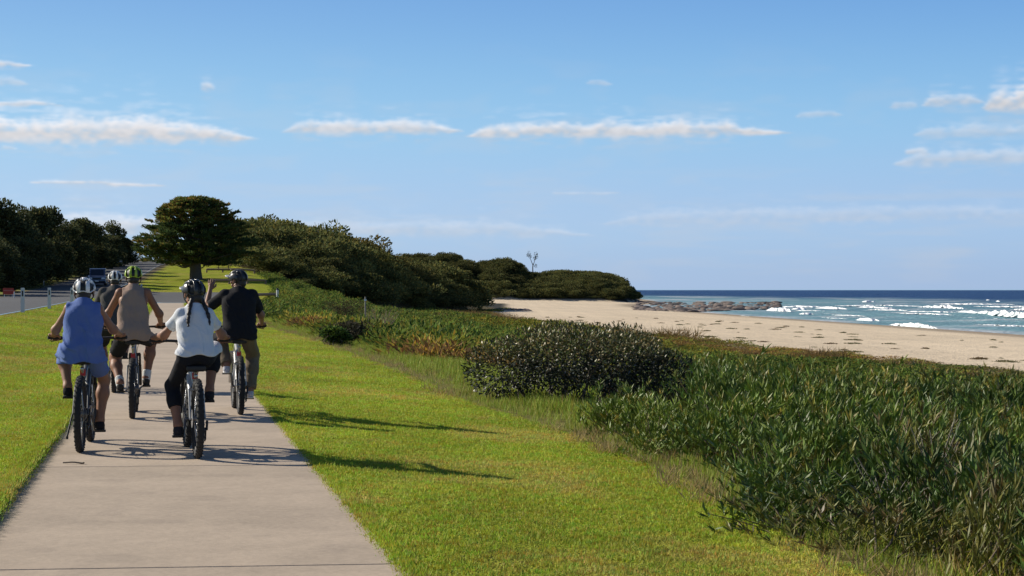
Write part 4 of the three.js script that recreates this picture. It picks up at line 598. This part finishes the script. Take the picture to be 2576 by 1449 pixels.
  // eyes and glasses
  part('eyes', mergeGeometries([-1, 1].map((s) => { const q = hd(s * 0.03, 0.01, -0.087); return new THREE.SphereGeometry(0.011, 10, 8).translate(...q); })), DARK, root);
  return root;
}
const DARK = mat(0.012, 0.012, 0.014, 0.6), RUBBER = mat(0.018, 0.018, 0.019, 0.85), METAL = new THREE.MeshStandardMaterial({ color: rgb(0.55, 0.55, 0.57), roughness: 0.35, metalness: 0.9 }), CHAINM = new THREE.MeshStandardMaterial({ color: rgb(0.25, 0.24, 0.23), roughness: 0.45, metalness: 0.8 });
const RED = mat(0.5, 0.02, 0.02, 0.3);

// ---------------------------------------------------------------- mountain bicycles, same frame as the riders
const rod = (a, b, r, r2 = r, sides = 10) => { const v = V(...sub3(b, a)), L = v.length(), g = new THREE.CylinderGeometry(r2, r, L, sides); g.translate(0, L / 2, 0); g.applyQuaternion(new THREE.Quaternion().setFromUnitVectors(V(0, 1, 0), v.normalize())); g.translate(...a); return g; };
const bendRod = (pts, r, sides = 8) => new THREE.TubeGeometry(new THREE.CatmullRomCurve3(pts.map((p) => V(...p))), pts.length * 6, r, sides);
const RW = 0.365, TY = 0.033;
function wheelParts(parent, name, c, tyreMat, rimMat) {
  const g = new THREE.Group(); g.name = name; g.position.set(...c); parent.add(g);
  const R0 = RW - TY, tor = new THREE.TorusGeometry(R0, TY, 14, 64); tor.rotateY(Math.PI / 2); const kn = [tor];
  for (let k = 0; k < 76; k++) { const a = k / 76 * 6.2832; for (const [x, q] of (k % 2 ? [[-0.012, 0], [0.012, 0]] : [[-0.026, -0.5], [0.026, 0.5], [0, 0]])) { const b = new THREE.BoxGeometry(0.015, 0.009, 0.017); b.rotateZ(-q * 1.2); const rr0 = R0 + Math.sqrt(Math.max(0, TY * TY - x * x)) - 0.001; b.translate(x, rr0, 0); b.rotateX(a); kn.push(b); } }
  part('tyre', mergeGeometries(kn), tyreMat, g);
  const rim = new THREE.LatheGeometry([[0.278, -0.012], [0.30, -0.017], [0.312, -0.017], [0.312, 0.017], [0.30, 0.017], [0.278, 0.012], [0.278, -0.012]].map(([r, y]) => new THREE.Vector2(r, y)), 56); rim.rotateZ(Math.PI / 2); part('rim', rim, rimMat, g);
  const sp = []; for (let k = 0; k < 32; k++) { const a = k / 32 * 6.2832, s = k % 2 ? 1 : -1, b = a + (k % 4 < 2 ? 0.5 : -0.5); sp.push(rod([s * 0.03, Math.cos(b) * 0.026, Math.sin(b) * 0.026], [0, Math.cos(a) * 0.282, Math.sin(a) * 0.282], 0.0014, 0.0014, 4)); } part('spokes', mergeGeometries(sp), METAL, g);
  const hub = new THREE.CylinderGeometry(0.026, 0.026, 0.1, 14); hub.rotateZ(Math.PI / 2); const disc = new THREE.CylinderGeometry(0.085, 0.085, 0.003, 28); disc.rotateZ(Math.PI / 2); disc.translate(-0.05, 0, 0); part('hub', hub, CHAINM, g); part('brake_disc', disc, METAL, g); return g;
}
function makeBike(o) {
  const root = thing('bicycle', o.label, 'bicycle', o.pos, o.yaw), ra = [0, RW, 0], fa = [0, RW, -1.17], bb = [0, 0.33, -0.45], st = [0, o.saddle - 0.17, -0.27], ht = [0, 0.86, -0.90], hb = [0, 0.73, -0.945];
  wheelParts(root, 'rear_wheel', ra, RUBBER, DARK);
  const f = o.frameMat;
  part('frame', mergeGeometries([rod(bb, hb, 0.029, 0.032), rod(bb, [0, 0.70, -0.31], 0.019), rod([0, 0.67, -0.32], ht, 0.021, 0.024), rod(hb, ht, 0.024), ...[-1, 1].flatMap((s) => [rod([s * 0.03, 0.33, -0.43], [s * 0.068, RW, 0.0], 0.012, 0.01), rod([s * 0.015, 0.665, -0.325], [s * 0.062, 0.62, -0.17], 0.011), rod([s * 0.062, 0.62, -0.17], [s * 0.068, RW, 0], 0.010, 0.009)]), rod([-0.062, 0.62, -0.17], [0.062, 0.62, -0.17], 0.009)]), f, root);
  part('motor', (() => { const g = new THREE.CylinderGeometry(0.085, 0.085, 0.10, 22); g.rotateZ(Math.PI / 2); g.scale(1, 0.9, 1.15); g.translate(0, 0.335, -0.47); return g; })(), DARK, root);
  part('seat_post', mergeGeometries([rod([0, 0.68, -0.315], [0, o.saddle - 0.05, -0.225], 0.0155)]), METAL, root);
  const sf = (x, y, z) => { const t = clamp((z + 0.40) / 0.28), w = lerp(0.022, 0.078, t * t * (3 - 2 * t)), top = o.saddle - 0.012 + 0.012 * Math.cos((z + 0.26) * 9) + (t > 0.8 ? 0.01 : 0); return Math.max(Math.hypot(Math.max(0, Math.abs(x) - w), Math.max(0, Math.abs(z + 0.26) - 0.12), Math.max(0, Math.abs(y - top + 0.02) - 0.012)) - 0.014); };
  const sd = part('saddle', nets(sf, [-0.13, o.saddle - 0.08, -0.43], [0.13, o.saddle + 0.04, -0.09], 0.009), DARK, root); part('rails', mergeGeometries([-1, 1].map((s) => bendRod([[s * 0.02, o.saddle - 0.035, -0.36], [s * 0.022, o.saddle - 0.06, -0.26], [s * 0.03, o.saddle - 0.035, -0.15]], 0.004, 5))), METAL, sd);
  const rf = new THREE.BoxGeometry(0.052, 0.06, 0.02); rf.translate(0, 0.745, -0.27); part('rear_reflector', rf, RED, root); part('rear_light', new THREE.SphereGeometry(0.02, 12, 8).translate(0, o.saddle - 0.09, -0.20), METAL, root);
  // crank, chainring, pedals and chain on the right
  const cr = part('crank', mergeGeometries([...[0, 1].map((i) => rod([(i ? 1 : -1) * 0.075, 0.33, -0.45], add3(o.pedals[i], [(i ? -1 : 1) * 0.055, 0, 0]), 0.014, 0.010, 8)), (() => { const g = new THREE.CylinderGeometry(0.085, 0.085, 0.006, 30); g.rotateZ(Math.PI / 2); g.translate(0.062, 0.33, -0.45); return g; })(), rod([-0.08, 0.33, -0.45], [0.08, 0.33, -0.45], 0.018)]), CHAINM, root); void cr;
  [0, 1].forEach((i) => { const p = o.pedals[i], g = new THREE.BoxGeometry(0.10, 0.018, 0.085); g.translate(p[0], p[1], p[2]); part('pedal', g, DARK, root); });
  part('chain', mergeGeometries([bendRod([[0.062, 0.413, -0.45], [0.06, 0.40, -0.2], [0.055, 0.42, 0]], 0.005, 5), bendRod([[0.062, 0.247, -0.45], [0.06, 0.21, -0.15], [0.058, 0.19, 0.02], [0.055, 0.30, 0.03]], 0.005, 5)]), CHAINM, root);
  part('cassette', mergeGeometries([0, 1, 2, 3, 4].map((k) => { const g = new THREE.CylinderGeometry(0.07 - k * 0.009, 0.07 - k * 0.009, 0.003, 24); g.rotateZ(Math.PI / 2); g.translate(0.035 + k * 0.006, RW, 0); return g; })), CHAINM, root);
  part('derailleur', mergeGeometries([rod([0.085, RW - 0.02, 0.015], [0.08, 0.26, 0.04], 0.012, 0.010), rod([0.07, 0.265, 0.035], [0.07, 0.17, 0.0], 0.009), new THREE.CylinderGeometry(0.026, 0.026, 0.012, 14).rotateZ(Math.PI / 2).translate(0.065, 0.26, 0.035), new THREE.CylinderGeometry(0.026, 0.026, 0.012, 14).rotateZ(Math.PI / 2).translate(0.065, 0.18, 0.005)]), DARK, root);
  if (o.stand) part('kickstand', mergeGeometries([rod([-0.075, 0.36, -0.03], [-0.115, 0.16, 0.06], 0.009), rod([-0.115, 0.16, 0.06], [-0.118, 0.135, 0.062], 0.013)]), DARK, root);
  // steering: fork, front wheel, stem, bar, grips, levers
  const fk = part('fork', mergeGeometries([...[-1, 1].flatMap((s) => [rod([s * 0.062, RW - 0.02, -1.175], [s * 0.062, 0.60, -1.0], 0.021, 0.019), rod([s * 0.062, 0.58, -1.01], [s * 0.062, 0.735, -0.955], 0.015)]), rod([-0.07, 0.735, -0.955], [0.07, 0.735, -0.955], 0.022), rod([0, 0.72, -0.95], [0, 0.92, -0.885], 0.016)]), o.forkMat ?? DARK, root); void fk;
  wheelParts(root, 'front_wheel', fa, RUBBER, DARK);
  const by = o.bar[0], bz = o.bar[1]; part('stem', mergeGeometries([rod([0, 0.90, -0.885], [0, by - 0.01, bz - 0.04], 0.019)]), DARK, root);
  part('handlebar', bendRod([[-0.37, by, bz + 0.03], [-0.20, by - 0.005, bz - 0.015], [-0.06, by - 0.012, bz - 0.04], [0.06, by - 0.012, bz - 0.04], [0.20, by - 0.005, bz - 0.015], [0.37, by, bz + 0.03]], 0.0135, 8), DARK, root);
  [-1, 1].forEach((s) => { part('grip', rod([s * 0.255, by - 0.002, bz + 0.0], [s * 0.385, by, bz + 0.034], 0.0175, 0.0175, 12), RUBBER, root); const lv = part('brake_lever', mergeGeometries([rod([s * 0.235, by - 0.004, bz - 0.01], [s * 0.225, by - 0.01, bz - 0.05], 0.012), bendRod([[s * 0.225, by - 0.012, bz - 0.05], [s * 0.28, by - 0.025, bz - 0.06], [s * 0.36, by - 0.04, bz - 0.035]], 0.0055, 6)]), DARK, root); void lv; });
  part('display', new THREE.BoxGeometry(0.06, 0.045, 0.015).rotateX(-0.7).translate(0.05, by + 0.02, bz - 0.05), DARK, root);
  part('cables', mergeGeometries([-1, 1].map((s) => bendRod([[s * 0.22, by - 0.01, bz - 0.06], [s * 0.12, by - 0.03, bz - 0.15], [s * 0.03, 0.8, -0.98], [s * 0.03, 0.7, -0.9]], 0.0035, 5))), DARK, root);
  return root;
}
const ground0 = (x, y) => { const D = F * (EYE - 0.004) / (y - HORIZON); return [(x - 1288) / F * D, 0.004, -D]; };
const pedalsAt = (deg) => [Math.PI, 0].map((o, i) => { const a = deg * Math.PI / 180 + o; return [(i ? 1 : -1) * 0.15, 0.33 + 0.17 * Math.sin(a), -0.45 - 0.17 * Math.cos(a)]; });   // angle of the right crank; 0 points ahead
const DEG = Math.PI / 180;
const stripes = [[0, -0.13, 0.02, 0.013, 0], [-0.042, -0.11, 0.0, 0.012, 0.1], [0.042, -0.11, 0.0, 0.012, -0.1], [-0.075, -0.07, 0.02, 0.010, 0.12], [0.075, -0.07, 0.02, 0.010, -0.12], [0, 0.07, 0.13, 0.017, 0], [-0.04, 0.06, 0.12, 0.013, -0.2], [0.04, 0.06, 0.12, 0.013, 0.2], [-0.075, 0.05, 0.09, 0.012, 0], [0.075, 0.05, 0.09, 0.012, 0]];
const riders = [
  { at: [202, 1138], yaw: 9.5, bar: [1.07, -0.83], saddle: 0.875, crank: -80, frame: mat(0.05, 0.055, 0.06, 0.4), stand: true, bike: 'black mountain bicycle under the rider in the blue top',
    label: 'cyclist in a sleeveless blue top and white spotted helmet, seen from behind', shoulder: 1.385, head: 1.525, lean: 0.30, sw: 0.134, hw: 0.096, hipR: 0.108, bulk: 0.9, size: 0.96, hem: 0.865, hemR: 0.172, midR: 0.108, ease: 0.01, folds: 0.012, armhole: 0.03,
    shirt: cloth(0.115, 0.175, 0.40), trousers: { name: 'shorts', to: -0.30, wide: 0.022, mat: cloth(0.115, 0.175, 0.40) }, skin: skinMat(0.30, 0.155, 0.095), shoe: [cloth(0.02, 0.02, 0.022), RUBBER], helmet: mat(0.72, 0.73, 0.75, 0.35), vents: [[0, -0.12, -0.03, 0.014, 0], [-0.045, -0.09, 0.0, 0.012, 0.1], [0.045, -0.09, 0.0, 0.012, -0.1], [-0.03, 0.03, 0.06, 0.019, 0], [0.03, 0.03, 0.06, 0.019, 0], [0, 0.085, 0.13, 0.025, 0], [-0.062, 0.07, 0.1, 0.02, -0.2], [0.062, 0.07, 0.1, 0.02, 0.2], [-0.085, 0.0, 0.04, 0.012, 0], [0.085, 0.0, 0.04, 0.012, 0]], tails: [[[0, -0.05, 0.06], [0, -0.10, 0.085], [0.005, -0.135, 0.10]]] },
  { at: [333, 1053], yaw: 11, bar: [1.09, -0.86], saddle: 0.93, crank: 8, frame: mat(0.16, 0.16, 0.16, 0.4), bike: 'mountain bicycle under the rider in the tan singlet',
    label: 'broad cyclist in a tan sleeveless shirt and lime green helmet', shoulder: 1.53, head: 1.70, lean: 0.30, sw: 0.16, hw: 0.096, hipR: 0.112, bulk: 0.96, size: 1.08, hem: 0.955, hemR: 0.145, midR: 0.105, ease: 0.01, folds: 0.005, armhole: -0.03, elbowOut: 0.55,
    shirt: cloth(0.33, 0.235, 0.185), trousers: { name: 'shorts', to: -0.25, wide: 0.024, mat: cloth(0.02, 0.02, 0.024) }, skin: skinMat(0.27, 0.13, 0.08), shoe: [cloth(0.05, 0.045, 0.04), RUBBER], sock: 0.16, sockMat: cloth(0.6, 0.6, 0.58), helmet: mat(0.30, 0.42, 0.03, 0.35), vents: stripes, hairFront: 0 },
  { at: [497, 1153], yaw: 15.5, bar: [1.06, -0.83], saddle: 0.835, crank: 68, frame: mat(0.32, 0.33, 0.34, 0.35), bike: 'mountain bicycle under the rider in the white T-shirt',
    label: 'cyclist in a white T-shirt with two dark braids and black cropped leggings', shoulder: 1.335, head: 1.505, lean: 0.28, sw: 0.12, hw: 0.092, hipR: 0.102, bulk: 0.82, arm: 0.044, size: 0.95, hem: 0.955, hemR: 0.13, midR: 0.096, ease: 0.012, folds: 0.008, sleeve: 0.62, turn: 0.35,
    shirt: cloth(0.64, 0.66, 0.70), trousers: { name: 'leggings', to: 0.55, wide: 0.008, cuff: 0.048, mat: cloth(0.014, 0.015, 0.02) }, skin: skinMat(0.27, 0.135, 0.085), shoe: [cloth(0.025, 0.025, 0.03), RUBBER], helmet: mat(0.03, 0.032, 0.036, 0.28), vents: stripes, visor: mat(0.5, 0.5, 0.48, 0.4), tails: [[[-0.05, -0.05, 0.07], [-0.09, -0.11, 0.11], [-0.125, -0.17, 0.165], [-0.15, -0.24, 0.20], [-0.155, -0.29, 0.215]], [[0.05, -0.05, 0.07], [0.055, -0.12, 0.13], [0.06, -0.20, 0.19], [0.055, -0.28, 0.225]]] },
  { at: [605, 1043], yaw: 13, bar: [1.08, -0.86], saddle: 0.92, crank: -72, frame: mat(0.40, 0.40, 0.39, 0.35), forkMat: METAL, bike: 'mountain bicycle under the rider in the black T-shirt',
    label: 'cyclist in a black T-shirt and khaki trousers raising one hand', shoulder: 1.50, head: 1.66, lean: 0.26, sw: 0.168, hw: 0.096, hipR: 0.112, bulk: 0.98, size: 1.06, hem: 0.945, hemR: 0.168, midR: 0.122, ease: 0.016, folds: 0.009, sleeve: 0.75, turn: 0.75, leftHand: [-0.34, 1.545, -0.62],
    shirt: cloth(0.017, 0.017, 0.02), trousers: { name: 'trousers', to: 0.95, wide: 0.02, cuff: 0.058, mat: cloth(0.17, 0.135, 0.095), folds: 0.008 }, skin: skinMat(0.27, 0.14, 0.09), shoe: [cloth(0.5, 0.5, 0.55), mat(0.6, 0.6, 0.6, 0.7)], helmet: mat(0.025, 0.027, 0.032, 0.28), vents: stripes, visor: mat(0.6, 0.6, 0.62, 0.4), hairFront: 0 },
  { at: [287, 988], yaw: 11.5, bar: [1.08, -0.86], saddle: 0.93, crank: 100, frame: mat(0.05, 0.05, 0.05, 0.4), bike: 'black mountain bicycle of the rider hidden behind the tan singlet',
    label: 'cyclist in a dark grey T-shirt mostly hidden ahead of the tan shirted rider', shoulder: 1.53, head: 1.70, lean: 0.28, sw: 0.17, hw: 0.098, hipR: 0.115, bulk: 1.0, size: 1.07, hem: 0.955, hemR: 0.155, midR: 0.112, ease: 0.014, folds: 0.008, sleeve: 0.7,
    shirt: cloth(0.07, 0.068, 0.066), trousers: { name: 'shorts', to: -0.12, wide: 0.024, mat: cloth(0.03, 0.03, 0.035) }, skin: skinMat(0.34, 0.18, 0.12), shoe: [cloth(0.03, 0.03, 0.03), RUBBER], helmet: mat(0.68, 0.68, 0.66, 0.35), vents: stripes, hairFront: 0 },
];
for (const r of riders) {
  const pos = ground0(...r.at), yaw = r.yaw * DEG, pedals = pedalsAt(r.crank), grips = [-1, 1].map((s) => [s * 0.325, r.bar[0], r.bar[1] + 0.02]);
  makeBike({ label: r.bike, pos, yaw, saddle: r.saddle, bar: r.bar, pedals, frameMat: r.frame, forkMat: r.forkMat, stand: r.stand });
  makeRider({ ...r, pos, yaw, pedals, grips });
}

// ---------------------------------------------------------------- things along the road and in the picnic area
{
  const white = mat(0.62, 0.62, 0.60, 0.7);
  const post = (x, D, h, label, group) => { const t = thing('guide_post', label, 'post', at(x, D, -0.05), YAW, group); const g = new THREE.BoxGeometry(0.17, h, 0.12, 1, 1, 1); g.translate(0, h / 2, 0); part('post_body', g, white, t); part('post_cap', new THREE.BoxGeometry(0.15, 0.03, 0.10).translate(0, h + 0.014, 0), white, t); part('reflector', new THREE.BoxGeometry(0.06, 0.26, 0.012).translate(0, h - 0.24, 0.065), DARK, t); return t; };
  post(57, 78, 1.2, 'white timber post with a dark reflector beside the red board', undefined);
  post(124, 90, 1.2, 'second white timber post along the road from the red board', undefined);
  post(181, 102, 1.2, 'third white timber post along the road, behind the blue rider', undefined);
  post(356, 168, 0.9, 'small white post where the driveway meets the road', undefined);
  const thin = (x, D, h, label) => { const t = thing('marker_stake', label, 'stake', at(x, D, -0.05)); part('stake', rod([0, 0, 0], [0, h, 0], 0.05, 0.045, 8), white, t); part('tip', rod([0, h, 0], [0, h + 0.08, 0], 0.05, 0.02, 8), RED, t); };
  thin(110, 175, 0.75, 'thin pale stake at the foot of the wood'); thin(36, 141, 0.6, 'short pale stake beside the red board');
  { const t = thing('red_board', 'faded red warning board on legs across the road', 'sign', at(21, 143), 0.3); part('panel', new THREE.BoxGeometry(0.9, 0.55, 0.03).translate(0, 0.55, 0), mat(0.42, 0.05, 0.03, 0.7), t); [-0.32, 0.32].forEach((x) => part('leg', rod([x, -0.05, 0], [x, 0.3, 0], 0.025), METAL, t)); part('stripe', new THREE.BoxGeometry(0.78, 0.06, 0.008).translate(0, 0.62, 0.02), mat(0.5, 0.18, 0.14, 0.7), t); }
  // cars
  const car = (label, x, D, yaw, paint, o) => {
    const t = thing('parked_car', label, 'car', at(x, D, 0.03), yaw), W = 0.92, L = o.L, body = new THREE.Shape(), hh = o.h, C = (pts) => { body.moveTo(...pts[0]); pts.slice(1).forEach((q) => body.lineTo(...q)); body.closePath(); };
    C([[-L / 2, 0.42], [-L / 2 + 0.05, 0.85], [-L / 2 + 0.75, 1.02], [L / 2 - 0.35, 1.05], [L / 2, 0.95], [L / 2, 0.4], [L / 2 - 0.25, 0.28], [-L / 2 + 0.2, 0.28]]);
    const bg = new THREE.ExtrudeGeometry(body, { depth: W * 2 - 0.12, bevelEnabled: true, bevelSize: 0.06, bevelThickness: 0.06, bevelSegments: 3 }); bg.translate(0, 0, -W + 0.06); bg.rotateY(-Math.PI / 2); part('body', bg, paint, t);
    const cab = new THREE.Shape(); [[-L / 2 + 0.85, 1.0], [-L / 2 + 1.45, hh - 0.06], [-L / 2 + 1.7, hh], [L / 2 - 0.4, hh], [L / 2 - 0.15, 1.0]].forEach((q, i) => (i ? cab.lineTo(...q) : cab.moveTo(...q))); cab.closePath();
    const cg = new THREE.ExtrudeGeometry(cab, { depth: W * 2 - 0.34, bevelEnabled: true, bevelSize: 0.05, bevelThickness: 0.05, bevelSegments: 2 }); cg.translate(0, 0, -W + 0.17); cg.rotateY(-Math.PI / 2); const cabin = part('cabin', cg, paint, t);
    const glass = new THREE.MeshStandardMaterial({ color: rgb(0.02, 0.025, 0.04), roughness: 0.08 });
    // windscreen faces -L/2 end; after the turn that end lies at z = -x -> use direct coordinates
    const q4 = (a, b, c, d) => { const g = new THREE.BufferGeometry(); g.setAttribute('position', new THREE.Float32BufferAttribute([...a, ...b, ...c, ...a, ...c, ...d], 3)); g.computeVertexNormals(); return g; };
    const zf = (x) => x; void zf; const P = (lx, y, w) => [w, y, lx];
    part('windscreen', q4(P(-L / 2 + 0.80, 1.06, -W + 0.25), P(-L / 2 + 0.80, 1.06, W - 0.25), P(-L / 2 + 1.36, hh - 0.06, W - 0.3), P(-L / 2 + 1.36, hh - 0.06, -W + 0.3)), glass, cabin);
    for (const s of [-1, 1]) { part('side_window', q4(P(-L / 2 + 1.25, 1.1, s * (W - 0.112)), P(L / 2 - 0.5, 1.1, s * (W - 0.112)), P(L / 2 - 0.6, hh - 0.12, s * (W - 0.112)), P(-L / 2 + 1.6, hh - 0.12, s * (W - 0.112))), glass, cabin); part('headlight', new THREE.BoxGeometry(0.34, 0.14, 0.06).translate(s * 0.66, 0.78, -L / 2 - 0.03), mat(0.7, 0.72, 0.75, 0.15), t); part('mirror', new THREE.BoxGeometry(0.14, 0.12, 0.08).translate(s * (W + 0.06), 1.12, -L / 2 + 1.2), DARK, t); }
    part('grille', new THREE.BoxGeometry(0.85, 0.2, 0.05).translate(0, 0.72, -L / 2 - 0.03), DARK, t); part('bumper', new THREE.BoxGeometry(1.7, 0.16, 0.1).translate(0, 0.42, -L / 2 - 0.03), DARK, t); part('number_plate', new THREE.BoxGeometry(0.37, 0.11, 0.02).translate(0, 0.47, -L / 2 - 0.09), mat(0.7, 0.7, 0.65, 0.5), t);
    for (const [a, b] of [[-1, -1], [1, -1], [-1, 1], [1, 1]]) { const w = new THREE.Group(); w.name = 'wheel'; t.add(w); w.position.set(a * (W - 0.11), 0.33, b * (L / 2 - 0.85)); const tg = new THREE.CylinderGeometry(0.33, 0.33, 0.22, 24).rotateZ(Math.PI / 2); part('tyre', tg, RUBBER, w); part('rim', new THREE.CylinderGeometry(0.2, 0.2, 0.235, 16).rotateZ(Math.PI / 2), METAL, w); }
    return t;
  };
  car('dark blue four-wheel drive coming down the road behind the spotted helmet', 246, 178, Math.PI + 0.2, new THREE.MeshPhysicalMaterial({ color: rgb(0.03, 0.045, 0.10), roughness: 0.3, clearcoat: 0.8 }), { L: 4.7, h: 1.78 });
  car('dark grey car pulled over on the verge below the crest', 280, 248, Math.PI + 0.55, new THREE.MeshPhysicalMaterial({ color: rgb(0.09, 0.10, 0.115), roughness: 0.3, clearcoat: 0.8 }), { L: 4.6, h: 1.6 });
  // picnic tables, low log barriers, bollard, pole
  const timber = mat(0.24, 0.17, 0.12, 0.9), old = mat(0.34, 0.29, 0.24, 0.9);
  const table = (x, D, turn, label) => { const t = thing('picnic_table', label, 'picnic table', at(x, D), turn); for (let k = 0; k < 4; k++) part('plank', new THREE.BoxGeometry(2.0, 0.045, 0.18).translate(0, 0.76, -0.3 + k * 0.2), old, t); for (const s of [-1, 1]) { part('bench', new THREE.BoxGeometry(2.0, 0.045, 0.28).translate(0, 0.45, s * 0.75), old, t); part('leg', mergeGeometries([rod([s * 0.7, -0.1, -0.6], [s * 0.7, 0.74, -0.15], 0.05), rod([s * 0.7, -0.1, 0.6], [s * 0.7, 0.74, 0.15], 0.05), rod([s * 0.7, 0.42, -0.8], [s * 0.7, 0.42, 0.8], 0.05)]), timber, t); } };
  table(562, 232, 0.1, 'weathered picnic table on the slope right of the cypress trunk'); table(600, 215, 0.3, 'picnic table lower on the slope, above the black helmet');
  const log = (xa, xb, D, h, label) => { const A = at(xa, D), B = at(xb, D + 1.5), n = Math.max(2, Math.round(Math.hypot(B[0] - A[0], B[2] - A[2]) / 2.4)), t = thing('log_barrier', label, 'barrier', A), rel = (f) => [(B[0] - A[0]) * f, gy(lerp(A[0], B[0], f), lerp(-A[2], -B[2], f)) - A[1], (B[2] - A[2]) * f]; for (let k = 0; k < n; k++) { const a = rel(k / n), b = rel((k + 1) / n); part('rail', rod([a[0], a[1] + h, a[2]], [b[0], b[1] + h, b[2]], 0.14, 0.13, 10), timber, t); } for (let k = 0; k <= n; k++) { const a = rel(k / n); part('post', rod([a[0], a[1] - 0.2, a[2]], [a[0], a[1] + h + 0.05, a[2]], 0.11, 0.11, 8), timber, t); } };
  log(600, 694, 151, 0.42, 'low brown log barrier ending at the white bollard'); log(530, 668, 190, 0.42, 'low log barrier across the picnic lawn'); log(520, 640, 224, 0.42, 'low log barrier high on the picnic lawn');
  { const t = thing('bollard', 'white bollard with dark top at the end of the log barrier', 'bollard', at(698, 149)); part('post_body', rod([0, -0.1, 0], [0, 0.95, 0], 0.11, 0.11, 14), white, t); part('top_band', rod([0, 0.95, 0], [0, 1.12, 0], 0.112, 0.09, 14), DARK, t); }
  { const t = thing('pole', 'thin grey pole standing in the scrub beside the dead shrub', 'pole', at(919, 104)); part('shaft', rod([0, -0.2, 0], [0, 1.9, 0], 0.05, 0.045, 8), GREYWOOD, t); part('bracket', new THREE.BoxGeometry(0.16, 0.10, 0.03).translate(0, 1.7, 0.05), METAL, t); }
  { const [X, , Z] = ground0(185, 1168), t = tag(shade(new THREE.Mesh(tube([[-0.1, 0.012, -0.03], [0, 0.02, 0], [0.08, 0.012, 0.015], [0.1, 0.016, 0.03]], 0.006, 0.009, 5), BARK)), 'small dry twig lying across the path joint', 'twig'); t.name = 'twig'; t.position.set(X, 0.004, Z); scene.add(t); }
  // seedlings and wrack on the sand
  const r = rng(303), protos = [0, 1, 2].map((k) => { const L = new Leaves(); for (let j = 0; j < 170; j++) { const v = unit(r), q = Math.sqrt(r()); L.add(v[0] * q * 1.2, Math.abs(v[1]) * 0.12, v[2] * q * 0.7, ...norm([v[0], 0.6 + r() * 0.6, v[2]]), rr(0.15, 0.3, r), rr(0.05, 0.1, r), jit(k ? [0.12, 0.12, 0.05] : [0.14, 0.10, 0.05], r, 0.3), r); } const m = new THREE.Group(); m.name = 'beach_plant'; tag(m, 'low clump of creeping plants on the open sand', 'plant'); part('foliage', L.geo(), FOL.dull, m); return m; });
  for (let k = 0; k < 105; k++) { const D = 95 * Math.pow(2.9, Math.pow(r(), 0.9)), u = beachEdge(D) + 2 + Math.pow(r(), 1.5) * 38, X = Xof(D, u); if (Math.abs(X) > 0.33 * D) continue; const s = rr(0.2, 0.58, r); copyOf(protos[(r() * 3) | 0], [X, gy(X, D) - 0.02, -D], r() * 6, [s * 1.3, s, s], undefined, 'clumps of plants on the beach'); }
  // rocks below the headland
  const rockGeo = [0, 1, 2, 3].map((s) => { const g = new THREE.IcosahedronGeometry(1, 2), p = g.attributes.position; for (let i = 0; i < p.count; i++) { const v = V().fromBufferAttribute(p, i), q = 0.7 + 0.6 * fbm(v.x * 1.7 + s * 9 + 3, v.y * 1.7 + v.z * 1.3 + s, 3); p.setXYZ(i, v.x * q * 1.3, v.y * q * 0.6, v.z * q); } g.computeVertexNormals(); return g; }), rockMats = [mat(0.17, 0.13, 0.11, 0.95), mat(0.21, 0.165, 0.14, 0.95), mat(0.075, 0.06, 0.055, 0.95)];
  const rockAt = () => { const x = lerp(1600, 1960, Math.pow(r(), 1.1)), y = lerp(759, 784, r() * (1 - 0.35 * sst(1700, 2000, x))) + 2, D = F * (EYE - SEA) / (y - HORIZON); return [(x - 1288) / F * D, D, x]; };
  for (let k = 0; k < 90; k++) { const [X, D] = rockAt(), s = (0.45 + 1.5 * Math.pow(r(), 2.5)) * (D > 600 ? 1.2 : 1), m = tag(shade(new THREE.Mesh(rockGeo[k % 4], rockMats[k % 3])), 'brown boulder in the rocks between the headland and the surf', 'rock', 'rocks below the headland'); m.name = numbered('boulder'); m.position.set(X, Math.max(SEA + 0.15, gy(X, D)), -D); m.rotation.y = r() * 6; m.scale.set(s * 1.3, s * 0.55, s); scene.add(m); }
  const list = []; for (let k = 0; k < 380; k++) { const [X, D] = rockAt(), s = rr(0.35, 0.9, r); list.push([X, Math.max(SEA + 0.1, gy(X, D)), -D, s * 1.2, s * 0.7]); } for (let k = 0; k < 60; k++) { const x = rr(1240, 1330, r), D = rr(325, 342, r), X = (x - 1288) / F * D; list.push([X, gy(X, D), -D, rr(0.3, 0.7, r), rr(0.3, 0.6, r)]); }
  scatter('rock_rubble', rockGeo[1], rockMats[1], list, 'small broken rocks lying among the boulders below the headland', 'rocks');
}
renderer.render(scene, camera);
